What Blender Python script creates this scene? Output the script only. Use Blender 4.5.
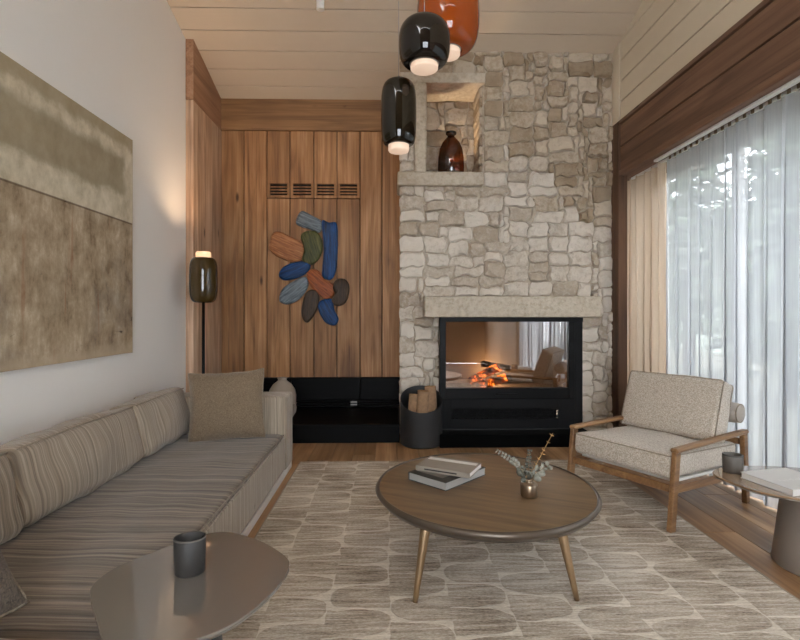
import bpy, bmesh, math, random
from math import sin, cos, pi, radians, sqrt, atan2
from mathutils import Vector, Matrix, noise

for o in list(bpy.data.objects):
    bpy.data.objects.remove(o)
SC = bpy.context.scene
COL = SC.collection

# ------------------------------------------------------------------ camera
EYE = 1.245
cam_d = bpy.data.cameras.new('camera')
cam_d.sensor_fit = 'HORIZONTAL'
cam_d.sensor_width = 36.0
cam_d.lens = 36.0 * 500.0 / 800.0
cam_d.shift_y = -7.0 / 800.0
cam_d.clip_start = 0.05
cam = bpy.data.objects.new('camera', cam_d)
COL.objects.link(cam)
cam.location = (0, 0, EYE)
cam.rotation_euler = (pi / 2, 0, -math.atan(11 / 500.0))
SC.camera = cam

# ------------------------------------------------------------------ world: even overcast sky
W = bpy.data.worlds.new('overcast_sky')
SC.world = W
W.use_nodes = True
WN = W.node_tree
WN.nodes['Background'].inputs[0].default_value = (0.94, 0.965, 1.0, 1)
WN.nodes['Background'].inputs[1].default_value = 5.0

# sky portals in the two window openings (they only guide the sky's light)
def portal(name, loc, rot, sx, sy):
    l = bpy.data.lights.new(name, 'AREA')
    l.shape = 'RECTANGLE'
    l.size = sx
    l.size_y = sy
    l.cycles.is_portal = True
    o = bpy.data.objects.new(name, l)
    COL.objects.link(o)
    o.location = loc
    o.rotation_euler = rot
    return o
portal('window_portal_side', (2.80, 2.7, 1.3), (0, pi / 2, 0), 2.5, 4.7)
portal('window_portal_rear', (.275, -2.85, 1.75), (-pi / 2, 0, 0), 2.15, 2.7)

SC.view_settings.view_transform = 'Standard'
SC.view_settings.look = 'None'
SC.view_settings.gamma = 1.0
SC.view_settings.use_curve_mapping = False
SC.view_settings.exposure = 1.82
SC.cycles.max_bounces = 10
SC.cycles.diffuse_bounces = 5
SC.cycles.transparent_max_bounces = 24
SC.cycles.sample_clamp_indirect = 6.0

# ------------------------------------------------------------------ helpers
def lin(h):
    h = h.lstrip('#')
    c = [int(h[i:i + 2], 16) / 255.0 for i in (0, 2, 4)]
    return tuple((x / 12.92 if x <= 0.04045 else ((x + 0.055) / 1.055) ** 2.4) for x in c) + (1.0,)

def mesh_obj(name, verts, faces, mat=None, parent=None, smooth=False, loc=None, rot=None):
    me = bpy.data.meshes.new(name)
    me.from_pydata([tuple(v) for v in verts], [], faces)
    me.update()
    if smooth:
        me.polygons.foreach_set('use_smooth', [True] * len(me.polygons))
    o = bpy.data.objects.new(name, me)
    COL.objects.link(o)
    if mat:
        me.materials.append(mat)
    if parent:
        o.parent = parent
    if loc is not None:
        o.location = loc
    if rot is not None:
        o.rotation_euler = rot
    return o

def tag(o, label=None, cat=None, group=None, kind=None):
    if label: o['label'] = label
    if cat: o['category'] = cat
    if group: o['group'] = group
    if kind: o['kind'] = kind
    return o

def thing(name, label, cat, loc=(0, 0, 0), rz=0.0, group=None, kind=None):
    o = bpy.data.objects.new(name, None)
    o.empty_display_size = 0.05
    COL.objects.link(o)
    o.location = loc
    o.rotation_euler = (0, 0, rz)
    return tag(o, label, cat, group, kind)

class MB:
    """collects shapes into one mesh"""
    def __init__(s):
        s.v = []
        s.f = []
    def add(s, vs, fs):
        n = len(s.v)
        s.v += [tuple(v) for v in vs]
        s.f += [tuple(i + n for i in f) for f in fs]
        return s
    def box(s, a, b, ch=0.0):
        x0, y0, z0 = a
        x1, y1, z1 = b
        if ch <= 0:
            vs = [(x, y, z) for z in (z0, z1) for y in (y0, y1) for x in (x0, x1)]
            fs = [(0, 2, 3, 1), (4, 5, 7, 6), (0, 1, 5, 4), (2, 6, 7, 3), (0, 4, 6, 2), (1, 3, 7, 5)]
            return s.add(vs, fs)
        bm = bmesh.new()
        vs = [bm.verts.new((x, y, z)) for z in (z0, z1) for y in (y0, y1) for x in (x0, x1)]
        for f in [(0, 2, 3, 1), (4, 5, 7, 6), (0, 1, 5, 4), (2, 6, 7, 3), (0, 4, 6, 2), (1, 3, 7, 5)]:
            bm.faces.new([vs[i] for i in f])
        bmesh.ops.bevel(bm, geom=bm.edges[:], offset=ch, segments=1, affect='EDGES', profile=0.5)
        bm.verts.index_update()
        s.add([v.co.copy() for v in bm.verts], [[v.index for v in f.verts] for f in bm.faces])
        bm.free()
        return s
    def lathe(s, prof, n=32, c=(0, 0, 0), sy=1.0):
        """prof: (radius, z) from one end to the other; ends at r=0 close themselves"""
        rings = []
        vs, fs = [], []
        for r, z in prof:
            if r < 1e-6:
                rings.append([len(vs)])
                vs.append((c[0], c[1], c[2] + z))
            else:
                ids = []
                for k in range(n):
                    a = 2 * pi * k / n
                    ids.append(len(vs))
                    vs.append((c[0] + r * cos(a), c[1] + r * sy * sin(a), c[2] + z))
                rings.append(ids)
        for A, B in zip(rings[:-1], rings[1:]):
            if len(A) == 1 and len(B) == 1:
                continue
            for k in range(n):
                k2 = (k + 1) % n
                if len(A) == 1:
                    fs.append((A[0], B[k2], B[k]))
                elif len(B) == 1:
                    fs.append((A[k], A[k2], B[0]))
                else:
                    fs.append((A[k], A[k2], B[k2], B[k]))
        return s.add(vs, fs)
    def tube(s, pts, r, n=8, cap=True, flat=None):
        """tube along points; r number or list; flat=(a,b) makes an elliptic cross-section"""
        pts = [Vector(p) for p in pts]
        rs = r if isinstance(r, (list, tuple)) else [r] * len(pts)
        vs, fs = [], []
        up = None
        for i, p in enumerate(pts):
            if i == 0: t = pts[1] - p
            elif i == len(pts) - 1: t = p - pts[i - 1]
            else: t = pts[i + 1] - pts[i - 1]
            t.normalize()
            if up is None:
                ref = Vector((0, 0, 1)) if abs(t.z) < 0.9 else Vector((1, 0, 0))
                up = (ref - t * ref.dot(t)).normalized()
            else:
                up = (up - t * up.dot(t)).normalized()
            sd = t.cross(up)
            for k in range(n):
                a = 2 * pi * k / n
                vs.append(p + sd * (cos(a) * rs[i]) + up * (sin(a) * rs[i]))
        m = len(pts)
        for i in range(m - 1):
            for k in range(n):
                k2 = (k + 1) % n
                fs.append((i * n + k, i * n + k2, (i + 1) * n + k2, (i + 1) * n + k))
        if cap:
            fs.append(tuple(range(n))[::-1])
            fs.append(tuple(range((m - 1) * n, m * n)))
        return s.add(vs, fs)
    def loop_tube(s, pts, r, n=6):
        pts = [Vector(p) for p in pts]
        m = len(pts)
        vs, fs = [], []
        for i, p in enumerate(pts):
            t = (pts[(i + 1) % m] - pts[i - 1]).normalized()
            ref = Vector((0, 0, 1)) if abs(t.z) < 0.9 else Vector((1, 0, 0))
            up = (ref - t * ref.dot(t)).normalized()
            sd = t.cross(up)
            for k in range(n):
                a = 2 * pi * k / n
                vs.append(p + sd * (cos(a) * r) + up * (sin(a) * r))
        for i in range(m):
            j = (i + 1) % m
            for k in range(n):
                k2 = (k + 1) % n
                fs.append((i * n + k, i * n + k2, j * n + k2, j * n + k))
        return s.add(vs, fs)
    def prism(s, poly, z0, z1, ch=0.0):
        """polygon (x, y) counter-clockwise extruded z0..z1, chamfered top and bottom edge"""
        n = len(poly)
        cx = sum(p[0] for p in poly) / n
        cy = sum(p[1] for p in poly) / n
        def ring(z, d):
            out = []
            for x, y in poly:
                L = math.hypot(x - cx, y - cy) or 1
                out.append((x - (x - cx) / L * d, y - (y - cy) / L * d, z))
            return out
        if ch > 0:
            rings = [ring(z0, ch), ring(z0 + ch, 0), ring(z1 - ch, 0), ring(z1, ch)]
        else:
            rings = [ring(z0, 0), ring(z1, 0)]
        vs, fs = [], []
        for r in rings: vs += r
        for i in range(len(rings) - 1):
            for k in range(n):
                k2 = (k + 1) % n
                fs.append((i * n + k, i * n + k2, (i + 1) * n + k2, (i + 1) * n + k))
        fs.append(tuple(range(n))[::-1])
        fs.append(tuple(range((len(rings) - 1) * n, len(rings) * n)))
        return s.add(vs, fs)
    def xf(s, M):
        s.v = [tuple(M @ Vector(v)) for v in s.v]
        return s
    def build(s, name, mat, parent=None, smooth=False, loc=None, rot=None):
        return mesh_obj(name, s.v, s.f, mat, parent, smooth, loc, rot)

def box(name, a, b, mat, parent=None, ch=0.0):
    return MB().box(a, b, ch).build(name, mat, parent)

def spline(pts, per=8):
    """closed Catmull-Rom through 2-D points"""
    out = []
    n = len(pts)
    for i in range(n):
        p0, p1, p2, p3 = pts[i - 1], pts[i], pts[(i + 1) % n], pts[(i + 2) % n]
        for k in range(per):
            t = k / per
            q = []
            for a in range(2):
                q.append(0.5 * (2 * p1[a] + (p2[a] - p0[a]) * t + (2 * p0[a] - 5 * p1[a] + 4 * p2[a] - p3[a]) * t * t
                                + (3 * p1[a] - p0[a] - 3 * p2[a] + p3[a]) * t ** 3))
            out.append(tuple(q))
    return out

def soft_box(half, r, crown=(0, 0, 0), n=10, wr=0.0, seed=0, wscale=6.0):
    """rounded upholstery box centred at the origin; crown bulges each pair of faces; wr: wrinkle height"""
    hx, hy, hz = half
    idx = {}
    vs, fs = [], []
    def vert(a, b, c):
        key = (round(a, 5), round(b, 5), round(c, 5))
        if key in idx: return idx[key]
        p = Vector((a * hx, b * hy, c * hz))
        q = Vector((max(-hx + r, min(hx - r, p.x)), max(-hy + r, min(hy - r, p.y)), max(-hz + r, min(hz - r, p.z))))
        d = p - q
        if d.length > 1e-9: d = d.normalized() * r
        p2 = q + d
        p2.x += math.copysign(crown[0], a) * (1 - b * b) * (1 - c * c) * (abs(a) > .999)
        p2.y += math.copysign(crown[1], b) * (1 - a * a) * (1 - c * c) * (abs(b) > .999)
        p2.z += math.copysign(crown[2], c) * (1 - a * a) * (1 - b * b) * (abs(c) > .999)
        if wr:
            nn = noise.noise(Vector((p2.x * wscale + seed, p2.y * wscale, p2.z * wscale)))
            p2 += d.normalized() * wr * nn if d.length > 0 else Vector((0, 0, 0))
            if abs(c) > .999: p2.z += math.copysign(wr, c) * nn * (1 - a ** 4) * (1 - b ** 4)
            if abs(a) > .999: p2.x += math.copysign(wr, a) * nn * (1 - c ** 4) * (1 - b ** 4)
            if abs(b) > .999: p2.y += math.copysign(wr, b) * nn * (1 - c ** 4) * (1 - a ** 4)
        idx[key] = len(vs)
        vs.append(p2)
        return idx[key]
    # denser near the edges so that the rounding is smooth
    def params(h):
        e = min(0.9, r / h)
        pts = [-1 + e * (1 - cos(k / 4 * pi / 2)) for k in range(4)]
        inner = [-1 + e + (2 - 2 * e) * k / n for k in range(n + 1)]
        return pts + inner + [-p for p in reversed(pts)]
    A, B, C = params(hx), params(hy), params(hz)
    def face(U, V, fn, flip):
        for i in range(len(U) - 1):
            for j in range(len(V) - 1):
                q = [fn(U[i], V[j]), fn(U[i + 1], V[j]), fn(U[i + 1], V[j + 1]), fn(U[i], V[j + 1])]
                if len(set(q)) < 3: continue
                fs.append(tuple(q[::-1] if flip else q))
    face(A, B, lambda u, v: vert(u, v, 1), False)
    face(A, B, lambda u, v: vert(u, v, -1), True)
    face(A, C, lambda u, v: vert(u, -1, v), False)
    face(A, C, lambda u, v: vert(u, 1, v), True)
    face(B, C, lambda u, v: vert(1, u, v), False)
    face(B, C, lambda u, v: vert(-1, u, v), True)
    m = MB()
    m.add(vs, fs)
    return m

def pillow(w, h, t, n=22, seed=1.0, wr=0.006):
    """throw pillow standing in the x-z plane, centred, with pinched seams and pointed corners"""
    vs, fs = [], []
    for side in (1, -1):
        for j in range(n + 1):
            for i in range(n + 1):
                u, v = -1 + 2 * i / n, -1 + 2 * j / n
                prof = (max(0, 1 - abs(u) ** 2.6) * max(0, 1 - abs(v) ** 2.6)) ** 0.55
                x = u * w / 2 * (1 - 0.07 * (1 - v * v) * abs(u))
                z = v * h / 2 * (1 - 0.07 * (1 - u * u) * abs(v))
                nn = noise.noise(Vector((x * 7 + seed, z * 7, side * 3 + seed)))
                edge = max(abs(u), abs(v)) > 0.999
                y = 0 if edge else side * (t / 2 * prof + wr * nn * (1 - prof * .4))
                if edge:
                    z += 0.006 * noise.noise(Vector((x * 18, z * 18, seed)))
                    x += 0.004 * noise.noise(Vector((z * 18, x * 18, seed + 5)))
                vs.append((x, -y, z))
    N = (n + 1) * (n + 1)
    for sidx in (0, 1):
        for j in range(n):
            for i in range(n):
                a = sidx * N + j * (n + 1) + i
                q = (a, a + 1, a + n + 2, a + n + 1)
                fs.append(q if sidx == 0 else q[::-1])
    m = MB()
    m.add(vs, fs)
    seam = [(vs[i][0], 0, vs[i][2]) for i in list(range(0, n)) + [k * (n + 1) + n for k in range(n)]
            + [n * (n + 1) + k for k in range(n, 0, -1)] + [k * (n + 1) for k in range(n, 0, -1)]]
    return m, seam

# ------------------------------------------------------------------ materials
def mat_base(name):
    m = bpy.data.materials.new(name)
    m.use_nodes = True
    nt = m.node_tree
    b = nt.nodes['Principled BSDF']
    return m, nt, b

def plain(name, col, rough=0.5, metal=0.0, spec=0.5, emit=None, estr=0.0, coat=0.0, noise_amt=0.0, nscale=30, bump=0.0):
    m, nt, b = mat_base(name)
    c = lin(col)
    b.inputs['Base Color'].default_value = c
    b.inputs['Roughness'].default_value = rough
    b.inputs['Metallic'].default_value = metal
    b.inputs['Specular IOR Level'].default_value = spec
    b.inputs['Coat Weight'].default_value = coat
    if emit:
        b.inputs['Emission Color'].default_value = lin(emit)
        b.inputs['Emission Strength'].default_value = estr
    if noise_amt or bump:
        tc = nt.nodes.new('ShaderNodeTexCoord')
        nz = nt.nodes.new('ShaderNodeTexNoise')
        nz.inputs['Scale'].default_value = nscale
        nz.inputs['Detail'].default_value = 6
        nt.links.new(tc.outputs['Object'], nz.inputs['Vector'])
        if noise_amt:
            mx = nt.nodes.new('ShaderNodeMix')
            mx.data_type = 'RGBA'
            mx.inputs['A'].default_value = tuple(x * (1 - noise_amt) for x in c[:3]) + (1,)
            mx.inputs['B'].default_value = tuple(min(1, x * (1 + noise_amt)) for x in c[:3]) + (1,)
            nt.links.new(nz.outputs['Fac'], mx.inputs['Factor'])
            nt.links.new(mx.outputs['Result'], b.inputs['Base Color'])
        if bump:
            bp = nt.nodes.new('ShaderNodeBump')
            bp.inputs['Strength'].default_value = bump
            bp.inputs['Distance'].default_value = 0.01
            nt.links.new(nz.outputs['Fac'], bp.inputs['Height'])
            nt.links.new(bp.outputs['Normal'], b.inputs['Normal'])
    return m

class G:
    """small node-graph helper"""
    def __init__(s, nt):
        s.nt = nt
    def n(s, t, **kw):
        nd = s.nt.nodes.new(t)
        for k, v in kw.items(): setattr(nd, k, v)
        return nd
    def l(s, a, b): s.nt.links.new(a, b)
    def val(s, sock, v):
        if isinstance(v, bpy.types.NodeSocket): s.l(v, sock)
        else: sock.default_value = v
    def math(s, op, a, b=None, c=None, clamp=False):
        nd = s.n('ShaderNodeMath', operation=op)
        nd.use_clamp = clamp
        s.val(nd.inputs[0], a)
        if b is not None: s.val(nd.inputs[1], b)
        if c is not None: s.val(nd.inputs[2], c)
        return nd.outputs[0]
    def vmath(s, op, a, b):
        nd = s.n('ShaderNodeVectorMath', operation=op)
        s.val(nd.inputs[0], a)
        s.val(nd.inputs[1], b)
        return nd.outputs[0]
    def noise(s, vec, scale, detail=4, rough=0.5, dist=0.0):
        nd = s.n('ShaderNodeTexNoise')
        s.l(vec, nd.inputs['Vector'])
        nd.inputs['Scale'].default_value = scale
        nd.inputs['Detail'].default_value = detail
        nd.inputs['Roughness'].default_value = rough
        nd.inputs['Distortion'].default_value = dist
        return nd.outputs['Fac']
    def ramp(s, fac, stops, interp='LINEAR'):
        nd = s.n('ShaderNodeValToRGB')
        cr = nd.color_ramp
        cr.interpolation = interp
        while len(cr.elements) < len(stops): cr.elements.new(0.5)
        for e, (p, c) in zip(cr.elements, stops):
            e.position = p
            e.color = lin(c) if isinstance(c, str) else c
        s.l(fac, nd.inputs[0])
        return nd.outputs[0]
    def mix(s, fac, a, b, mode='MIX'):
        nd = s.n('ShaderNodeMix', data_type='RGBA', blend_type=mode)
        s.val(nd.inputs['Factor'], fac)
        s.val(nd.inputs['A'], lin(a) if isinstance(a, str) else a)
        s.val(nd.inputs['B'], lin(b) if isinstance(b, str) else b)
        return nd.outputs['Result']
    def smooth(s, x, a, b):
        nd = s.n('ShaderNodeMapRange', interpolation_type='SMOOTHSTEP')
        s.val(nd.inputs[0], x)
        nd.inputs[1].default_value = a
        nd.inputs[2].default_value = b
        return nd.outputs[0]
    def bump(s, h, strength, dist=0.01):
        nd = s.n('ShaderNodeBump')
        nd.inputs['Strength'].default_value = strength
        nd.inputs['Distance'].default_value = dist
        s.l(h, nd.inputs['Height'])
        return nd.outputs['Normal']
    def scaled(s, vec, sc):
        return s.vmath('MULTIPLY', vec, sc)
    def sep(s, vec):
        nd = s.n('ShaderNodeSeparateXYZ')
        s.l(vec, nd.inputs[0])
        return nd.outputs
    def comb(s, x, y, z):
        nd = s.n('ShaderNodeCombineXYZ')
        for i, v in enumerate((x, y, z)): s.val(nd.inputs[i], v)
        return nd.outputs[0]

def wood(name, dark, mid, light, axis='z', rough=0.55, scale=1.0, knots=True, vary=0.16, bump=0.15, coat=0.0, crack=0.0):
    m, nt, b = mat_base(name)
    g = G(nt)
    tc = g.n('ShaderNodeTexCoord').outputs['Object']
    rnd = g.n('ShaderNodeObjectInfo').outputs['Random']
    off = g.comb(g.math('MULTIPLY', rnd, 37.0), g.math('MULTIPLY', rnd, 91.0), g.math('MULTIPLY', rnd, 53.0))
    p = g.vmath('ADD', tc, off)
    st = {'x': (0.7, 9, 9), 'y': (9, 0.7, 9), 'z': (9, 9, 0.7)}[axis]
    st2 = {'x': (1.2, 60, 60), 'y': (60, 1.2, 60), 'z': (60, 60, 1.2)}[axis]
    broad = g.noise(g.scaled(p, tuple(x * scale for x in st)), 1.0, 3, .55, 1.2)
    fine = g.noise(g.scaled(p, tuple(x * scale for x in st2)), 1.0, 5, .6, 0.3)
    f = g.math('ADD', g.math('MULTIPLY', broad, .62), g.math('MULTIPLY', fine, .38))
    col = g.ramp(f, [(0.30, dark), (0.50, mid), (0.70, light)])
    big = g.noise(p, 1.3, 2)
    col = g.mix(g.smooth(big, .35, .7), col, g.mix(0.35, col, dark))
    if knots:
        ks = {'x': (1.6, 5, 5), 'y': (5, 1.6, 5), 'z': (5, 5, 1.6)}[axis]
        vo = g.n('ShaderNodeTexVoronoi')
        g.l(g.scaled(p, ks), vo.inputs['Vector'])
        vo.inputs['Scale'].default_value = 1.0
        k = g.smooth(vo.outputs['Distance'], 0.13, 0.03)
        kd = g.noise(p, 2.2, 1)
        k = g.math('MULTIPLY', k, g.smooth(kd, .49, .56))
        col = g.mix(g.math('MULTIPLY', k, .85), col, '#2a1609')
    hs = g.n('ShaderNodeHueSaturation')
    g.l(col, hs.inputs['Color'])
    g.l(g.math('ADD', g.math('MULTIPLY', rnd, vary * 2), 1 - vary), hs.inputs['Value'])
    hs.inputs['Saturation'].default_value = 1.0
    g.l(hs.outputs[0], b.inputs['Base Color'])
    b.inputs['Roughness'].default_value = rough
    b.inputs['Coat Weight'].default_value = coat
    b.inputs['Specular IOR Level'].default_value = 0.35
    g.l(g.bump(fine, bump, 0.004), b.inputs['Normal'])
    return m

def stripe_fabric(name, dark, mid, light, axis='y', freq=42.0, bump=0.5, wander=0.05):
    """slubby striped upholstery: stripes vary along one axis, drift a little, with a fine weave"""
    m, nt, b = mat_base(name)
    g = G(nt)
    tc = g.n('ShaderNodeTexCoord').outputs['Object']
    x, y, z = g.sep(tc)
    warp = g.math('MULTIPLY', g.math('SUBTRACT', g.noise(tc, 3.0, 2), 0.5), 0.0015)
    c = {'y': y, 'x': x, 'xy': g.math('ADD', x, y)}[axis]
    c = g.math('ADD', c, warp)
    oth = g.math('ADD', g.math('ADD', x, z), g.math('MULTIPLY', y, 0 if axis == 'y' else .0))
    v1 = g.comb(g.math('MULTIPLY', c, freq), g.math('MULTIPLY', oth, wander), 0.0)
    s1 = g.noise(v1, 1.0, 3, .7)
    v2 = g.comb(g.math('MULTIPLY', c, freq * 4.2), g.math('MULTIPLY', oth, 5.0), 3.0)
    s2 = g.noise(v2, 1.0, 2, .6)
    f = g.math('ADD', g.math('MULTIPLY', s1, .72), g.math('MULTIPLY', s2, .28))
    col = g.ramp(f, [(0.34, dark), (0.50, mid), (0.62, light)])
    g.l(col, b.inputs['Base Color'])
    b.inputs['Roughness'].default_value = .95
    b.inputs['Specular IOR Level'].default_value = .12
    b.inputs['Sheen Weight'].default_value = .25
    wv = g.noise(g.scaled(tc, (1, 1, 1)), 420.0, 2, .6)
    h = g.math('ADD', g.math('MULTIPLY', s1, .8), g.math('MULTIPLY', wv, .35))
    g.l(g.bump(h, bump, 0.006), b.inputs['Normal'])
    return m

def weave_fabric(name, dark, light, scale=260.0, bump=.5, rough=.95, mottle=.25):
    m, nt, b = mat_base(name)
    g = G(nt)
    tc = g.n('ShaderNodeTexCoord').outputs['Object']
    a = g.noise(g.scaled(tc, (1, 1, .35)), scale, 2, .7)
    c = g.noise(g.scaled(tc, (.35, .35, 1)), scale, 2, .7)
    f = g.math('MULTIPLY', g.math('ADD', a, c), .5)
    col = g.ramp(f, [(.36, dark), (.62, light)])
    big = g.noise(tc, 9.0, 3)
    col = g.mix(g.math('MULTIPLY', big, mottle), col, dark)
    g.l(col, b.inputs['Base Color'])
    b.inputs['Roughness'].default_value = rough
    b.inputs['Specular IOR Level'].default_value = .1
    b.inputs['Sheen Weight'].default_value = .2
    g.l(g.bump(f, bump, .004), b.inputs['Normal'])
    return m

def stone_mat(name, base, warm, white, wash=0.5, bump=.7, rnd_off=True, contrast=1.0):
    m, nt, b = mat_base(name)
    g = G(nt)
    tc = g.n('ShaderNodeTexCoord').outputs['Object']
    rnd = g.n('ShaderNodeObjectInfo').outputs['Random']
    p = g.vmath('ADD', tc, g.comb(g.math('MULTIPLY', rnd, 31.0), 0.0, g.math('MULTIPLY', rnd, 17.0))) if rnd_off else tc
    big = g.noise(p, 5.0, 4, .6)
    med = g.noise(p, 22.0, 5, .65)
    fin = g.noise(p, 120.0, 4, .7)
    col = g.mix(g.smooth(big, .35, .65), base, warm)
    # whitewash left on the face in patches, more on some stones than others
    w = g.math('ADD', g.math('MULTIPLY', rnd, .5), g.math('SUBTRACT', wash, .25)) if rnd_off else wash
    wf = g.smooth(g.math('ADD', g.math('MULTIPLY', med, .9), g.math('SUBTRACT', w, .5)), .25, .62)
    col = g.mix(wf, col, white)
    dk = g.smooth(fin, .38, .25)
    col = g.mix(g.math('MULTIPLY', dk, .35), col, base)
    hs = g.n('ShaderNodeHueSaturation')
    g.l(col, hs.inputs['Color'])
    g.l(g.math('ADD', g.math('MULTIPLY', rnd, .22 * contrast), 1 - .11 * contrast), hs.inputs['Value'])
    g.l(hs.outputs[0], b.inputs['Base Color'])
    b.inputs['Roughness'].default_value = .92
    b.inputs['Specular IOR Level'].default_value = .2
    h = g.math('ADD', g.math('MULTIPLY', med, 1.0), g.math('MULTIPLY', fin, .35))
    g.l(g.bump(h, bump, .018), b.inputs['Normal'])
    return m

M = {}
M['wall_white'] = plain('wall_white', '#efece7', .9, spec=.2, bump=.12, nscale=60)
M['wall_tan'] = plain('wall_tan', '#8f7b68', .8, spec=.2)
M['paint_board'] = plain('paint_board', '#c8b8a3', .6, spec=.3, noise_amt=.04, nscale=6)
M['paint_clad'] = plain('paint_clad', '#c9bca6', .6, spec=.3, noise_amt=.04, nscale=6)
M['gap_dark'] = plain('gap_dark', '#3a3129', .9)
M['void'] = plain('void', '#0d0b0a', .95)
M['oak_wall'] = wood('oak_wall', '#5c3d26', '#9d7148', '#c0946a', 'z', .55, 1.0, True, .13, .4)
M['oak_wall_x'] = wood('oak_wall_x', '#5e412b', '#8a643f', '#a57d55', 'x', .55, 1.0, True, .08)
M['oak_side'] = wood('oak_side', '#7d5e48', '#c7a588', '#e4c9ad', 'z', .55, 1.0, True, .15, .4)  # paler copy of the wall oak: floor lamp's light put into the colour
M['oak_side_y'] = wood('oak_side_y', '#76543e', '#a27a5c', '#b99175', 'y', .55, 1.0, True, .08)
M['beam'] = wood('beam', '#513b2d', '#785946', '#917058', 'y', .6, .8, True, .10)
M['beam_z'] = wood('beam_z', '#412e23', '#5f4534', '#755741', 'z', .6, .8, True, .08)
M['floor'] = wood('floor', '#654831', '#977350', '#be9c75', 'y', .40, .7, True, .24, .1)
M['chair_wood'] = wood('chair_wood', '#5e4029', '#83603f', '#9d7952', 'y', .42, 1.4, False, .05)
M['black_wood'] = wood('black_wood', '#040404', '#080707', '#0d0c0c', 'x', .5, 1.0, False, .05, .25)
M['black_wood'].node_tree.nodes['Principled BSDF'].inputs['Specular IOR Level'].default_value = .1
M['black_metal'] = plain('black_metal', '#080808', .45, 0, spec=.15, bump=.05, nscale=200)
M['black_soft'] = plain('black_soft', '#090909', .9, 0, spec=.05)
M['black_matt'] = plain('black_matt', '#161617', .7, 0, spec=.15)
M['bucket'] = plain('bucket', '#212122', .6, 0, noise_amt=.1, nscale=12)
M['stone'] = stone_mat('stone', '#ac9d89', '#b8a995', '#d3c9bb', .58, 1.0, contrast=.4)
M['stone_tan'] = stone_mat('stone_tan', '#97846c', '#a9967e', '#c1b29d', .45, 1.0, contrast=.5)
M['mortar'] = stone_mat('mortar', '#a3947e', '#b0a18d', '#c2b5a3', .5, .6, False)
M['dressed'] = stone_mat('dressed', '#b0a18b', '#bfb09a', '#d0c5b3', .5, .9, False)
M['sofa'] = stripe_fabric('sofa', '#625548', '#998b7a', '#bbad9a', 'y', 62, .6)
M['sofa_seat_shaded'] = stripe_fabric('sofa_seat_shaded', '#3f352c', '#75685a', '#9b8d7b', 'y', 48, .6, .22)  # darker copy of the sofa stripe, seat's shade painted in
M['sofa_arm'] = stripe_fabric('sofa_arm', '#625548', '#998b7a', '#bbad9a', 'xy', 62, .6)
M['plinth_light'] = plain('plinth_light', '#d3cdc4', .55)
M['pillow'] = weave_fabric('pillow', '#564838', '#96836c', 330, .8)
M['pillow_dark'] = weave_fabric('pillow_dark', '#40372e', '#7b6d5e', 200, .7)
M['boucle'] = weave_fabric('boucle', '#8f8272', '#d2c7b8', 240, .6, mottle=.12)
M['piping'] = weave_fabric('piping', '#6f6355', '#a79986', 300, .4)
M['leather'] = plain('leather', '#a0968b', .5, noise_amt=.1, nscale=60, bump=.2)
M['bronze'] = None
M['cup'] = plain('cup', '#2c2926', .6, noise_amt=.15, nscale=40, bump=.15)
M['cup2'] = plain('cup2', '#5a544d', .55, noise_amt=.15, nscale=40, bump=.15)
M['ceramic'] = plain('ceramic', '#9c9082', .75, noise_amt=.15, nscale=9, bump=.3)
M['paper'] = plain('paper', '#cfcac2', .8)
M['paper_shaded'] = plain('paper_shaded', '#93908b', .8)  # paper greyed to carry the shade on the lower book's page edges
M['cover_dark'] = plain('cover_dark', '#24221f', .45, noise_amt=.2, nscale=14)
M['cover_taupe'] = plain('cover_taupe', '#8c8276', .55, noise_amt=.12, nscale=20)
M['cover_grey'] = plain('cover_grey', '#c2beb8', .55, noise_amt=.05, nscale=10)
M['ink_white'] = plain('ink_white', '#d8d5ce', .7)
M['ink_dark'] = plain('ink_dark', '#2b2724', .7)
M['metal_white'] = plain('metal_white', '#e6e3de', .45)
M['steel'] = plain('steel', '#9a968f', .3, .9)
M['cord'] = plain('cord', '#a8a19a', .5)

def lacquer(name, c):
    m, nt, b = mat_base(name)
    b.inputs['Base Color'].default_value = lin(c)
    b.inputs['Roughness'].default_value = .09
    b.inputs['Specular IOR Level'].default_value = .8
    b.inputs['Coat Weight'].default_value = 1.0
    b.inputs['Coat Roughness'].default_value = .02
    return m
M['lacquer'] = lacquer('lacquer', '#6e6861')
M['lacquer_tan'] = lacquer('lacquer_tan', '#8a6f55')
M['pedestal'] = plain('pedestal', '#7d7268', .5, noise_amt=.06, nscale=8)
M['pedestal_dark'] = plain('pedestal_dark', '#2f3433', .45, noise_amt=.06, nscale=8)

def table_bronze():
    m, nt, b = mat_base('table_bronze')
    g = G(nt)
    tc = g.n('ShaderNodeTexCoord').outputs['Object']
    rot = g.n('ShaderNodeMapping')
    rot.inputs['Rotation'].default_value = (0, 0, radians(24))
    g.l(tc, rot.inputs['Vector'])
    f1 = g.noise(g.scaled(rot.outputs[0], (2.2, 26, 6)), 1.0, 5, .65, .3)
    f2 = g.noise(g.scaled(rot.outputs[0], (1.1, 5.5, 2)), 1.0, 2, .5)
    f = g.math('ADD', g.math('MULTIPLY', f1, .6), g.math('MULTIPLY', f2, .4))
    col = g.ramp(f, [(.3, '#665038'), (.5, '#856b4d'), (.7, '#9c7f5c')])
    g.l(col, b.inputs['Base Color'])
    b.inputs['Metallic'].default_value = .5
    b.inputs['Roughness'].default_value = .33
    g.l(g.bump(f1, .06, .002), b.inputs['Normal'])
    return m
M['bronze'] = table_bronze()
M['bronze_dark'] = plain('bronze_dark', '#5c5146', .34, .5)
M['vase_bronze'] = plain('vase_bronze', '#8b7966', .28, .9)
M['leaf'] = plain('leaf', '#8d8c80', .6, noise_amt=.2, nscale=30)
M['leaf_dark'] = plain('leaf_dark', '#55554b', .6, noise_amt=.2, nscale=30)
M['twig'] = plain('twig', '#6e5b43', .7)
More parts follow.
